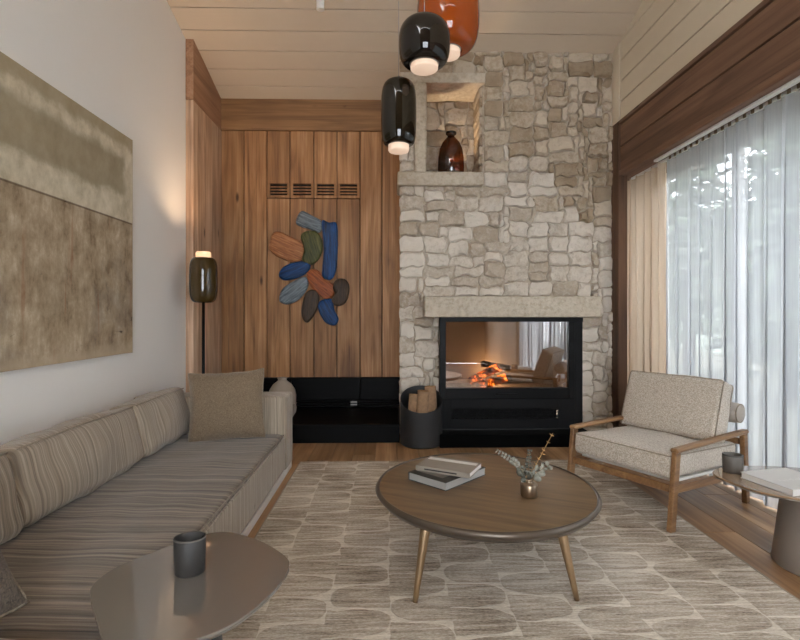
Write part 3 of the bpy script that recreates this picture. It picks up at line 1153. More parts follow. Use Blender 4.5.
c = curtain('cloth', '', 4.35, 5.09, .012, 2.59, .042, 6, 14, M['drape'], .02, XC - .0)
c.parent = dr

# ------------------------------------------------------------------ outdoors: ground and trees
gm = plain('ground_out', '#6d6a5c', .95, noise_amt=.3, nscale=2)
gd = box('ground_outside', (2.95, -14, -.4), (30, 24, -.12), gm)
tag(gd, 'pale gravel ground outside the curtained window', 'ground', kind='structure')
hv, hf = [], []
NYh, NZh = 40, 5
for j in range(NZh + 1):
    for i in range(NYh + 1):
        yy = 1.5 + 26.0 * i / NYh
        zz = 6.2 * j / NZh
        hv.append((11.0 + zz * .5 + 1.2 * noise.noise(Vector((yy * .3, zz * .4, 2))), yy, -.3 + zz + (1.3 * noise.noise(Vector((yy * .35, 7.0, 1))) if j == NZh else 0)))
for j in range(NZh):
    for i in range(NYh):
        p = j * (NYh + 1) + i
        hf.append((p, p + NYh + 1, p + NYh + 2, p + 1))
backdrop_obj = mesh_obj('backdrop', hv, hf, plain('backdrop_green', '#8b9183', .95, noise_amt=.4, nscale=1.5), None, True)  # added slope covering the horizon so less sky reaches the curtains
tag(backdrop_obj, 'added hillside far outside beyond the trees', 'backdrop', kind='structure')
M['tree_leaf'] = plain('tree_leaf', '#68735f', .8, noise_amt=.35, nscale=3)
M['tree_bark'] = plain('tree_bark', '#4a4038', .9, noise_amt=.3, nscale=8)
def tree(loc, h, r, seed, label):
    rr = random.Random(seed)
    t = thing('pine_tree', label, 'tree', loc, 0, 'trees outside the window')
    MB().tube([(0, 0, 0), (.05, .03, h * .5), (0, 0, h)], [.14, .10, .03], 8).build('trunk', M['tree_bark'], t, True)
    m = MB()
    for q in range(1500):
        z = h * (.12 + .88 * rr.random())
        R = r * (1 - (z / h) * .85) * sqrt(rr.random())
        a = rr.random() * 2 * pi
        c_ = Vector((R * cos(a), R * sin(a), z + .2 * sin(a * 3)))
        u = Vector((rr.uniform(-1, 1), rr.uniform(-1, 1), rr.uniform(-.6, .3))).normalized()
        w_ = u.cross(Vector((rr.uniform(-1, 1), rr.uniform(-1, 1), rr.uniform(-1, 1)))).normalized()
        s1, s2 = rr.uniform(.12, .26), rr.uniform(.04, .10)
        m.add([c_ - u * s1 - w_ * s2, c_ + u * s1 - w_ * s2 * .4, c_ + u * s1 + w_ * s2 * .4, c_ - u * s1 + w_ * s2], [(0, 1, 2, 3)])
    m.build('foliage', M['tree_leaf'], t)
tree((6.2, 7.6, -.12), 5.5, 1.3, 1, 'green tree outside close behind the beige curtain end')
tree((5.6, 5.0, -.12), 6.0, 1.2, 2, 'green tree outside the sheer curtain behind the armchair')
tree((8.2, 3.6, -.12), 7.0, 1.5, 3, 'tall green tree farther outside behind the armchair')
tree((6.8, 11.2, -.12), 6.5, 1.6, 4, 'green tree farthest away outside the window')
tree((9.2, 6.9, -.12), 8.0, 1.6, 5, 'tall dark tree outside between two nearer trees')
tree((5.2, 2.6, -.12), 6.0, 1.2, 6, 'green tree outside nearest the low side table')

# ------------------------------------------------------------------ rug
def rug_mat():
    m, nt, b = mat_base('rug')
    g = G(nt)
    tc = g.n('ShaderNodeTexCoord').outputs['Object']
    wob = g.math('MULTIPLY', g.math('SUBTRACT', g.noise(tc, 7.0, 3), .5), .045)
    x, y, z = g.sep(tc)
    x = g.math('ADD', x, wob)
    y = g.math('ADD', y, wob)
    CW, CH = .255, .185
    # rows run across the room; every other column is shifted half a row
    cxi = g.math('FLOOR', g.math('DIVIDE', x, CW))
    par = g.math('MODULO', g.math('ABSOLUTE', cxi), 2.0)
    yy = g.math('ADD', y, g.math('MULTIPLY', par, CH * .5))
    u = g.math('FRACT', g.math('DIVIDE', x, CW))
    ryi = g.math('FLOOR', g.math('DIVIDE', yy, CH))
    v = g.math('FRACT', g.math('DIVIDE', yy, CH))
    rp = g.math('MODULO', g.math('ABSOLUTE', g.math('ADD', ryi, cxi)), 3.0)
    flip = g.math('GREATER_THAN', rp, 1.5)
    # D-shaped lobe: straight on one side, round on the other
    uu = g.math('ADD', g.math('MULTIPLY', flip, g.math('SUBTRACT', 1.0, u)), g.math('MULTIPLY', g.math('SUBTRACT', 1.0, flip), u))
    v2 = g.math('MULTIPLY', g.math('SUBTRACT', v, .5), 2.06)
    e = g.math('ADD', g.math('POWER', uu, 3.6), g.math('POWER', g.math('ABSOLUTE', v2), 3.0))
    inside = g.smooth(e, 1.0, .90)
    line = g.math('MULTIPLY', g.smooth(e, .86, .96), g.smooth(e, 1.14, 1.02))
    seam = g.smooth(g.math('ABSOLUTE', g.math('SUBTRACT', u, .5)), .486, .496)
    streak = g.noise(g.scaled(tc, (4.0, 48.0, 1)), 1.0, 7, .75, .4)
    sp = g.noise(g.scaled(tc, (60.0, 160.0, 1)), 1.0, 3, .7)
    blot = g.noise(tc, 2.2, 3)
    tone = g.math('ADD', g.math('MULTIPLY', streak, .5), g.math('ADD', g.math('MULTIPLY', sp, .28), g.math('MULTIPLY', blot, .22)))
    ground = g.ramp(tone, [(.38, '#a39686'), (.48, '#c9beae'), (.58, '#e2d9cb')])
    lobe = g.ramp(tone, [(.40, '#695b4d'), (.49, '#a59786'), (.58, '#cdc2b2')])
    col = g.mix(g.math('MULTIPLY', inside, .85), ground, lobe)
    col = g.mix(g.math('MULTIPLY', g.math('MAXIMUM', line, seam), .12), col, '#d2c8b9')
    g.l(col, b.inputs['Base Color'])
    b.inputs['Roughness'].default_value = 1.0
    b.inputs['Specular IOR Level'].default_value = .05
    h = g.math('ADD', g.math('MULTIPLY', sp, .6), g.math('MULTIPLY', inside, -.5))
    g.l(g.bump(h, .6, .006), b.inputs['Normal'])
    return m
M['rug'] = rug_mat()
M['rug_edge'] = plain('rug_edge', '#9c9080', 1.0)
rg_ = thing('rug', 'beige woven rug with rounded leaf pattern under the coffee table', 'rug', (.5125, 2.55, 0))
MB().box((-1.2525, -1.62, .0005), (1.2525, 1.62, .012), .003).build('pile', M['rug'], rg_)
for s_ in (-1, 1):
    MB().box((s_ * 1.2475 - .005, -1.62, .0004), (s_ * 1.2475 + .005, 1.62, .014), .002).build('binding', M['rug_edge'], rg_)

# ------------------------------------------------------------------ sofa
SFX = -.80
sofa = thing('sofa', 'long low sofa in striped taupe fabric along the white wall', 'sofa', (-1.37, 2.35, 0))
def sx(v): return v + 1.37
def sy(v): return v - 2.35
Y0S, Y1S = .35, 4.06
MB().box((sx(-1.93), sy(Y0S), 0), (sx(SFX + .014), sy(Y1S), .055), .004).build('base', M['plinth_light'], sofa)
cy = (Y0S + 3.80) / 2
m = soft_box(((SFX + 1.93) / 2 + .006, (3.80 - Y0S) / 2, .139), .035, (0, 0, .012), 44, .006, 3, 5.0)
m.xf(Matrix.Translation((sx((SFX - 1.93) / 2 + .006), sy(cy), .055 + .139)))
seat = m.build('seat', M['sofa_seat_shaded'], sofa, True)
pp = MB().tube([(sx(SFX + .008), sy(Y0S + .03), .326), (sx(SFX + .008), sy(2.0), .328), (sx(SFX + .008), sy(3.78), .326)], .005, 6)
pp.build('piping', M['piping'], seat, True)
# front border of the seat is a separate striped panel
m = soft_box((.008, (3.80 - Y0S) / 2 - .012, .118), .007, (0, 0, 0), 6)
m.xf(Matrix.Translation((sx(SFX + .011), sy(cy), .190)))
m.build('front_border', M['sofa'], seat, True)
# arm
m = soft_box(((SFX + 1.93) / 2 + .012, .128, .28), .02, (0, .006, 0), 10, .002, 1)
m.xf(Matrix.Translation((sx((SFX - 1.93) / 2 + .012), sy(3.932), .055 + .277)))
arm = m.build('arm', M['sofa_arm'], sofa, True)
# backrest
m = soft_box((.085, (3.80 - Y0S) / 2, .13), .03, (0, 0, 0), 10)
m.xf(Matrix.Translation((sx(-1.842), sy(cy), .45)))
m.build('backrest', M['sofa'], sofa, True)
for q, (a, b) in enumerate(((1.10, 2.07), (2.085, 3.055), (3.07, 3.80))):
    m = soft_box((.105, (b - a) / 2 - .003, .172), .045, (.035, .012, .012), 16, .010, 4.3 * q, 7.0)
    m.xf(Matrix.Translation((sx(-1.60), sy((a + b) / 2), .508)) @ Matrix.Rotation(radians(-13), 4, 'Y'))
    bc = m.build('back_cushion', M['sofa'], sofa, True)
    pl_ = []
    W_ = (b - a) / 2 - .02
    loop = [(.098, -W_, .155), (.104, 0, .161), (.098, W_, .155)]
    t_ = MB().tube(loop, .0045, 6)
    t_.xf(Matrix.Translation((sx(-1.60), sy((a + b) / 2), .508)) @ Matrix.Rotation(radians(-13), 4, 'Y'))
    t_.build('piping', M['piping'], bc, True)

def put_pillow(name, label, w, h, t, loc, rot, mat, seed, pip=M['piping']):
    th_ = thing(name, label, 'pillow', loc)
    th_.rotation_euler = rot
    m, seam = pillow(w, h, t, seed=seed)
    m.build('cover', mat, th_, True)
    MB().loop_tube(seam, .004, 6).build('seam_piping', pip, th_, True)
    return th_
put_pillow('throw_pillow', 'square brown woven pillow leaning in the sofa corner by the arm', .535, .50, .17, (-1.175, 3.655, .575), (radians(-14), radians(-2.5), radians(10)), M['pillow'], 2.0)
put_pillow('throw_pillow', 'dark herringbone pillow at the near end of the sofa', .48, .44, .15, (-1.19, 1.25, .60), (radians(-30), 0, radians(80)), M['pillow_dark'], 6.0)
put_pillow('throw_pillow', 'grey striped pillow lying flat in front of the dark herringbone one', .36, .38, .12, (-1.0, 1.12, .408), (radians(-88), 0, radians(82)), M['sofa'], 9.0)

# ------------------------------------------------------------------ painting on the left wall
def painting_mat():
    m, nt, b = mat_base('abstract_canvas')
    g = G(nt)
    tc = g.n('ShaderNodeTexCoord').outputs['Object']
    x, y, z = g.sep(tc)        # local: y along the wall, z up from canvas bottom
    wob = g.math('MULTIPLY', g.math('SUBTRACT', g.noise(tc, 4.0, 5, .65), .5), .15)
    zz = g.math('ADD', z, wob)
    yy = g.math('ADD', y, wob)
    big = g.noise(tc, 2.0, 6, .62, .5)
    med = g.noise(g.scaled(tc, (1, 1.3, 1.0)), 5.5, 8, .70, .1)
    fine = g.noise(g.scaled(tc, (1, 30.0, 8.0)), 1.0, 5, .7)
    drip = g.noise(g.scaled(tc, (1, 12.0, 1.1)), 1.0, 4, .6)
    low = g.ramp(g.math('ADD', g.math('MULTIPLY', med, .75), g.math('MULTIPLY', fine, .25)), [(.36, '#84725a'), (.47, '#a8957b'), (.56, '#bba98f'), (.68, '#d6c9b1')])
    low = g.mix(g.math('MULTIPLY', g.smooth(big, .50, .66), .5), low, g.ramp(med, [(.35, '#6f6358'), (.65, '#948779')]))
    spots = g.noise(g.scaled(tc, (1, 1.0, 1.8)), 5.0, 5, .62, .6)
    low = g.mix(g.math('MULTIPLY', g.smooth(spots, .66, .72), .8), low, '#3a2c20')
    low = g.mix(g.math('MULTIPLY', g.smooth(spots, .36, .28), .6), low, '#c9b99d')
    red = g.math('MULTIPLY', g.smooth(drip, .62, .70), .4)
    low = g.mix(red, low, '#9c6848')
    low = g.mix(g.math('MULTIPLY', g.smooth(zz, .10, .02), .7), low, '#c0ae94')
    # upper field: khaki block inside a chalky border
    blk_ = g.math('MULTIPLY', g.math('MULTIPLY', g.smooth(zz, 1.10, 1.17), g.smooth(zz, 1.46, 1.38)), g.smooth(yy, .78, .70))
    up = g.mix(blk_, g.ramp(med, [(.3, '#b5a88e'), (.5, '#d3c8b0'), (.68, '#e6dcc8')]), g.ramp(med, [(.3, '#9a8d73'), (.7, '#b1a48a')]))
    up = g.mix(g.math('MULTIPLY', g.smooth(zz, 1.47, 1.53), .75), up, '#a08f70')
    isup = g.smooth(g.math('ADD', z, g.math('MULTIPLY', wob, .06)), .958, .966)
    col = g.mix(isup, low, up)
    ln = g.math('MULTIPLY', g.smooth(z, .950, .958), g.smooth(z, .970, .962))
    col = g.mix(g.math('MULTIPLY', ln, .7), col, '#54422f')
    g.l(col, b.inputs['Base Color'])
    b.inputs['Roughness'].default_value = .85
    b.inputs['Specular IOR Level'].default_value = .15
    g.l(g.bump(med, .35, .006), b.inputs['Normal'])
    return m
M['canvas'] = painting_mat()
pt = thing('painting', 'large abstract canvas in khaki and brown on the white wall', 'painting', (XL + .001, 2.95, .95))
MB().box((0, -.95, 0), (.035, .845, 1.593), .003).build('canvas', M['canvas'], pt)
MB().box((.002, .8455, -.002), (.033, .850, 1.595)).build('canvas_edge', plain('raw_canvas', '#b9a887', .9), pt)

# ------------------------------------------------------------------ relief of brush strokes on the oak wall
def stroke_mat(name, dark, mid, light, ang):
    m, nt, b = mat_base(name)
    g = G(nt)
    tc = g.n('ShaderNodeTexCoord').outputs['Object']
    mp = g.n('ShaderNodeMapping')
    mp.inputs['Rotation'].default_value = (0, radians(-ang), 0)
    g.l(tc, mp.inputs['Vector'])
    f = g.noise(g.scaled(mp.outputs[0], (4.0, 10.0, 55.0)), 1.0, 4, .65, .8)
    g.l(g.ramp(f, [(.33, dark), (.5, mid), (.68, light)]), b.inputs['Base Color'])
    b.inputs['Roughness'].default_value = .5
    g.l(g.bump(f, .9, .012), b.inputs['Normal'])
    return m
SM = {
    'grey': ('#3c454a', '#65717a', '#8d979c'), 'tan': ('#6e3f22', '#a4673c', '#c18a5c'), 'olive': ('#25280f', '#474a21', '#6f6d3a'),
    'blue': ('#031a30', '#05386a', '#0d5596'), 'brown': ('#1f150c', '#382716', '#54402a'), 'orange': ('#5c2a10', '#944a1f', '#bb713c'),
}
strokes = [
    ('grey', 24, [(195, 158), (235, 174), (272, 197), (265, 237), (222, 224), (176, 204)], 'grey-blue brush stroke at the top'),
    ('tan', 25, [(76, 285), (88, 245), (112, 235), (150, 250), (200, 275), (206, 305), (196, 340), (160, 348), (110, 330), (82, 308)], 'wide tan brush stroke'),
    ('olive', 75, [(194, 252), (215, 233), (252, 235), (275, 270), (268, 325), (236, 358), (200, 345), (206, 300)], 'olive green brush stroke'),
    ('blue', 90, [(272, 196), (298, 200), (328, 206), (331, 300), (325, 380), (305, 414), (276, 404), (274, 370), (279, 290)], 'tall blue brush stroke'),
    ('blue', -20, [(112, 398), (130, 366), (175, 348), (224, 346), (226, 376), (192, 404), (136, 417)], 'blue oval brush stroke'),
    ('grey', -35, [(114, 485), (126, 450), (166, 420), (211, 403), (221, 440), (192, 484), (150, 506), (121, 500)], 'grey oval brush stroke'),
    ('orange', 40, [(216, 388), (240, 375), (265, 384), (281, 412), (316, 432), (318, 470), (290, 488), (262, 472), (228, 436)], 'orange-brown brush stroke'),
    ('brown', 98, [(202, 562), (197, 520), (214, 462), (250, 452), (263, 482), (252, 530), (222, 573)], 'dark brown brush stroke'),
    ('brown', 95, [(313, 440), (330, 411), (364, 415), (376, 450), (362, 498), (332, 513), (308, 495), (320, 468)], 'dark olive-brown brush stroke'),
    ('blue', 60, [(257, 502), (285, 485), (312, 490), (319, 526), (334, 560), (321, 585), (287, 575), (263, 538)], 'blue brush stroke at the bottom'),
]
art = thing('wall_relief', 'relief of overlapping painted brush strokes in blue, tan and olive on oak wall', 'wall art', (-.80, YB - .002, 1.75))
def art_xz(u, v):
    px, py = 250 + u / 3.765, 170 + v / 3.765
    return ((px - 389) / 500 * YB + .80, EYE + (313 - py) / 500 * YB - 1.75)
for q, (cn, ang, pts, lab) in enumerate(strokes):
    P2 = [art_xz(*p) for p in pts]
    P2 = spline(P2, 6)
    n = len(P2)
    cx_ = sum(p[0] for p in P2) / n
    cz_ = sum(p[1] for p in P2) / n
    rings = [(1.0, 0), (1.0, .014), (.96, .026), (.85, .034), (.6, .038), (.3, .040)]
    dz = .006 * (q % 3)
    vs, fs = [], []
    for sc_, d in rings:
        for k_, (a, b) in enumerate(P2):
            wv = .004 * noise.noise(Vector((a * 30, b * 30, q))) if d > .02 else 0
            vs.append(((a - cx_) * sc_ , -(d + dz + wv), (b - cz_) * sc_))
    for r_ in range(len(rings) - 1):
        for k_ in range(n):
            k2 = (k_ + 1) % n
            fs.append((r_ * n + k_, r_ * n + k2, (r_ + 1) * n + k2, (r_ + 1) * n + k_))
    vs.append((0, -(.040 + dz), 0))
    for k_ in range(n):
        fs.append(((len(rings) - 1) * n + k_, (len(rings) - 1) * n + (k_ + 1) % n, len(vs) - 1))
    fs.append(tuple(range(n)))
    o = mesh_obj('brush_stroke', vs, fs, stroke_mat('stroke_' + cn + str(q), *SM[cn], ang), art, True, (cx_, 0, cz_))
    bm = bmesh.new(); bm.from_mesh(o.data); bmesh.ops.recalc_face_normals(bm, faces=bm.faces[:]); bm.to_mesh(o.data); bm.free()
    o['label'] = lab

# ------------------------------------------------------------------ lamps
def pendant(label, loc, prof, glass, disc_r, disc_h, top_z):
    t = thing('pendant_lamp', label, 'pendant lamp', loc, 0, 'blown glass pendant lamps')
    MB().lathe(prof, 48).build('glass_shade', glass, t, True)
    zb = prof[0][1]
    MB().lathe([(0, zb - disc_h), (disc_r * .93, zb - disc_h), (disc_r, zb - disc_h * .8), (disc_r, zb - .002), (disc_r * .97, zb + .004), (0, zb + .004)], 40).build('opal_diffuser', M['opal'], t, True)
    MB().lathe([(disc_r * 1.0, zb - .0005), (disc_r * 1.07, zb + .001), (disc_r * 1.09, zb + .006), (disc_r * 1.0, zb + .009)], 40).build('rim', M['steel'], t, True)
    zt_ = prof[-1][1]
    MB().lathe([(.022, zt_ - .004), (.022, zt_ + .012), (.012, zt_ + .022), (.004, zt_ + .03), (0, zt_ + .03)], 20).build('cap', M['black_metal'], t, True)
    MB().tube([(0, 0, zt_ + .028), (0, 0, top_z - loc[2])], .0028, 6).build('cord', M['cord'], t, True)
    MB().lathe([(0, top_z - loc[2] - .025), (.05, top_z - loc[2] - .025), (.052, top_z - loc[2] + .004), (0, top_z - loc[2] + .004)], 24).build('ceiling_rose', M['metal_white'], t)
    return t
def bulb(R, H, rb, rt, k=1.0, p=2.6, n=18):
    """rounded shade profile from the bottom opening rb to the top rt, height H, widest R"""
    out = []
    for i in range(n + 1):
        a = i / n
        s = abs(2 * a - 1)
        base = rb if a < .5 else rt
        r = base + (R - base) * (1 - s ** p) ** (1 / p * k)
        # bunch samples near the ends
        out.append((r, H * a))
    outp = []
    for i in range(n + 1):
        th = -pi / 2 + pi * i / n
        a = .5 + .5 * sin(th)
        s = abs(2 * a - 1)
        base = rb if a < .5 else rt
        outp.append((base + (R - base) * max(0, 1 - s ** p) ** (1 / p), H * a))
    return outp + [(0.0, H)]
pendant('round dark smoked glass pendant lamp hanging in front of the amber one', (.205, 2.9, 2.685),
        bulb(.150, .262, .09, .04, 1, 2.6), M['glass_black'], .080, .028, ceil_z(2.9))
pendant('amber orange glass pendant lamp, highest of the three', (.385, 3.25, 2.955),
        bulb(.203, .45, .09, .05, 1, 2.8), M['glass_amber'], .078, .038, ceil_z(3.25))
pendant('tall dark brown cylindrical glass pendant lamp, lowest of the three', (.060, 3.1, 2.285),
        bulb(.110, .40, .065, .03, 1, 3.6), M['glass_brown'], .064, .040, ceil_z(3.1))

lampx, lampy = -1.70, 4.62
lt = thing('floor_lamp', 'slim black floor lamp with olive brown glass shade behind the sofa', 'floor lamp', (lampx, lampy, 0))
MB().lathe([(0, 0), (.13, 0), (.13, .012), (.12, .018), (0, .018)], 32).build('base', M['black_metal'], lt)
MB().tube([(0, 0, .018), (0, 0, 1.345)], .0135, 12).build('pole', M['black_metal'], lt, True)
MB().lathe([(r, z + 1.338) for r, z in bulb(.124, .415, .045, .06, 1, 3.4)], 40).build('glass_shade', M['glass_olive'], lt, True)
MB().lathe([(0, 1.752), (.066, 1.752), (.066, 1.795), (.058, 1.805), (0, 1.805)], 32).build('opal_top', M['opal_lamp'], lt, True)
ul = bpy.data.lights.new('floor_lamp_light', 'SPOT')
ul.energy = 17.0
ul.color = (1.0, .68, .42)
ul.spot_size = radians(150)
ul.spot_blend = 1.0
ul.shadow_soft_size = .05
uo = bpy.data.objects.new('floor_lamp_light', ul)
COL.objects.link(uo)
uo.parent = lt
uo.location = (0, 0, 1.81)
uo.rotation_euler = (pi, radians(22), 0)

sl = thing('spot_light', 'small white cylinder spotlight on the sloping ceiling', 'spotlight', (-.585, 4.28, 3.83))
MB().lathe([(0, 0.0), (.03, 0.0), (.034, .004), (.034, .16), (.03, .165), (0, .165)], 24).build('housing', M['metal_white'], sl, True)
MB().tube([(0, 0, .16), (0, 0, ceil_z(4.28) - 3.83 + .002)], .008, 8).build('stem', M['metal_white'], sl)

# ------------------------------------------------------------------ niche bottle and puck light
bt = thing('glass_bottle', 'large amber glass bottle vase standing in the stone niche', 'bottle', (.645, 5.19, NZ0 + .004))
pr = [(0, .004), (.115, .004), (.132, .02), (.135, .10), (.132, .20), (.118, .285), (.09, .35), (.05, .395), (.036, .41), (.036, .425), (.052, .435), (.052, .452), (.036, .456)]
pr = [(r * 1.0, z * 1.06) for r, z in pr]
MB().lathe(pr, 36).build('body', M['bottle_glass'], bt, True)
MB().lathe([(.0525, .459), (.056, .464), (.056, .477), (.0525, .482)], 30).build('lip', M['glass_brown'], bt, True)
pk = thing('niche_light', 'small round light on the niche floor behind the amber bottle', 'light', (.74, 5.35, NZ0 + .004))
MB().lathe([(0, 0), (.03, 0), (.03, .015), (.024, .018), (0, .018)], 20).build('puck', M['steel'], pk)
nl = bpy.data.lights.new('niche_lamp', 'SPOT')
nl.energy = 7.0
nl.color = (1.0, .72, .46)
nl.spot_size = radians(75)
nl.spot_blend = .9
nl.shadow_soft_size = .02
no = bpy.data.objects.new('niche_lamp', nl)
COL.objects.link(no)
no.parent = pk
no.location = (0, 0, .03)
no.rotation_euler = (pi - radians(-14), 0, 0)

# ------------------------------------------------------------------ ceramic jar on the bench
jr = thing('ceramic_jar', 'beige rough ceramic jar on the black bench behind the sofa arm', 'jar', (-1.065, 5.02, .18))
MB().lathe([(0, 0), (.07, 0), (.10, .02), (.135, .075), (.14, .12), (.132, .155), (.135, .18), (.138, .24), (.125, .30), (.09, .355), (.05, .385), (.042, .395), (.045, .41), (.05, .42), (.042, .42), (.036, .40), (0, .395)], 36).build('body', M['ceramic'], jr, True)
MB().lathe([(.133, .150), (.139, .157), (.139, .166), (.134, .172)], 36).build('waist_band', M['ceramic'], jr, True)

# ------------------------------------------------------------------ log bucket
bk = thing('log_bucket', 'dark grey metal log bucket with slanted rim beside the fireplace', 'bucket', (.305, 4.715, 0))
R = .198
n = 44
vs, fs = [], []
def rim_z(a): return .435 + .10 * sin(a)      # higher at the back
for rad, kind in ((R - .03, 'b0'), (R, 'b1'), (R, 't'), (R - .008, 't'), (R - .008, 'i')):
    for q in range(n):
        a = 2 * pi * q / n
        z = {'b0': 0, 'b1': .02, 't': rim_z(a), 'i': .03}[kind]
        vs.append((rad * cos(a), rad * .93 * sin(a), z))
for r_ in range(4):
    for q in range(n):
        q2 = (q + 1) % n
        fs.append((r_ * n + q, r_ * n + q2, (r_ + 1) * n + q2, (r_ + 1) * n + q))
fs.append(tuple(range(n))[::-1])
fs.append(tuple(range(4 * n, 5 * n)))
mesh_obj('shell', vs, fs, M['bucket'], bk, True).data.set_sharp_from_angle(angle=radians(40))
LB = (.305, 4.70)
def blog(label, dx, dy, top, tilt_y, tilt_x, r, seed, wedge=False):
    L = .44
    make_log('firewood_log', label, 'log', L, r, seed, (LB[0] + dx, LB[1] + dy, top - L / 2 + .0), (radians(tilt_x), radians(tilt_y), seed * 1.3), M['bark'], M['log_cut'], 'firewood logs in the bucket', wedge)
blog('short split log at the outer side of the bucket', -.095, -.035, .485, 3, 5, .055, 11, True)
blog('thick bark covered log in the middle of the bucket', .0, -.055, .515, -5, 5, .060, 12)
blog('tallest split log in the bucket, next to the fireplace', .098, -.01, .555, 3, 3, .060, 13, True)
blog('log at the back of the bucket behind the others', .01, .085, .50, 3, -3, .055, 14)

# ------------------------------------------------------------------ coffee table
CT = (.484, 2.535)
ct = thing('coffee_table', 'round bronze brown coffee table on splayed legs on the rug', 'coffee table', (CT[0], CT[1], .012))
zt_ = .370 - .012
OV = 1.045
MB().lathe([(0, zt_ - .030), (.49, zt_ - .030), (.528, zt_ - .02), (.532, zt_), (0, zt_)], 96, (0, 0, 0), OV).build('tabletop', M['bronze'], ct)
MB().lathe([(.515, zt_ - .042), (.528, zt_ - .042), (.545, zt_ - .022), (.553, zt_ - .010), (.546, zt_ + .002), (.539, zt_ + .006), (.534, zt_ + .005), (.532, zt_ - .002), (.515, zt_ - .042)], 96, (0, 0, 0), OV).build('rim', M['bronze_dark'], ct, True)
for a in (90, 225, 315):
    a = radians(a)
    c_, s_ = cos(a), sin(a)
    k_ = 1.18 if s_ < 0 else .82
    MB().tube([(c_ * .492 - .025, s_ * .487 * k_, 0), (c_ * .478 - .025, s_ * .470 * k_, .06), (c_ * .427 - .025, s_ * .414 * k_, .27), (c_ * .409 - .025, s_ * .394 * k_, zt_ - .029)], [.0115, .014, .023, .026], 16).build('leg', M['bronze'], ct, True)

def book(name, label, w, d, h, loc, rz, cover, paper, spine_side='x', group=None):
    """w along local x, d along local y; spine along the -y side"""
    t = thing(name, label, 'book', loc, rz, group)
    MB().box((-w / 2, -d / 2, 0), (w / 2, d / 2, .003), .0008).build('back_cover', cover, t)
    MB().box((-w / 2, -d / 2, h - .003), (w / 2, d / 2, h), .0008).build('front_cover', cover, t)
    MB().box((-w / 2, -d / 2, .003), (w / 2, -d / 2 + .004, h - .003)).build('spine', cover, t)
    MB().box((-w / 2 + .004, -d / 2 + .004, .003), (w / 2 - .004, d / 2 - .004, h - .003)).build('page_block', paper, t)
    return t
def scribble(parent, x0, x1, y, z, h, n, seed, mat, name='lettering'):
    rr = random.Random(seed)
    m = MB()
    x = x0
    pts = []
    for i in range(n):
        pts.append((x0 + (x1 - x0) * i / (n - 1) + rr.uniform(-.004, .004), y + rr.uniform(-h, h), z))
    for a, b in zip(pts[:-1], pts[1:]):
        d = Vector((b[0] - a[0], b[1] - a[1], 0))
        nn = Vector((-d.y, d.x, 0)).normalized() * .0012
        m.add([Vector(a) + nn, Vector(a) - nn, Vector(b) - nn, Vector(b) + nn], [(0, 1, 2, 3)])
    return m.build(name, mat, parent)
zb = .3705
b1 = book('book', 'large dark hardcover book, lower one on the coffee table', .345, .25, .042, (.312, 2.655, zb), radians(225), M['cover_dark'], M['paper_shaded'])
MB().box((-.165, -.105, .0421), (.13, .07, .0425)).build('cover_picture', plain('cover_photo', '#6c675f', .4, noise_amt=.35, nscale=22), b1)
scribble(b1, -.14, -.03, -.06, .0429, .016, 26, 4, M['ink_white'])
b2 = book('book', 'smaller taupe book lying askew on the dark book', .30, .20, .026, (.320, 2.66, zb + .0435), radians(-28), M['cover_taupe'], M['paper'])
MB().box((-.1385, .035, .0262), (.1385, .075, .0264)).build('pale_band', M['ink_white'], b2)
MB().box((-.1, -.1004, .009), (.08, -.1002, .016)).build('spine_title', M['ink_dark'], b2)

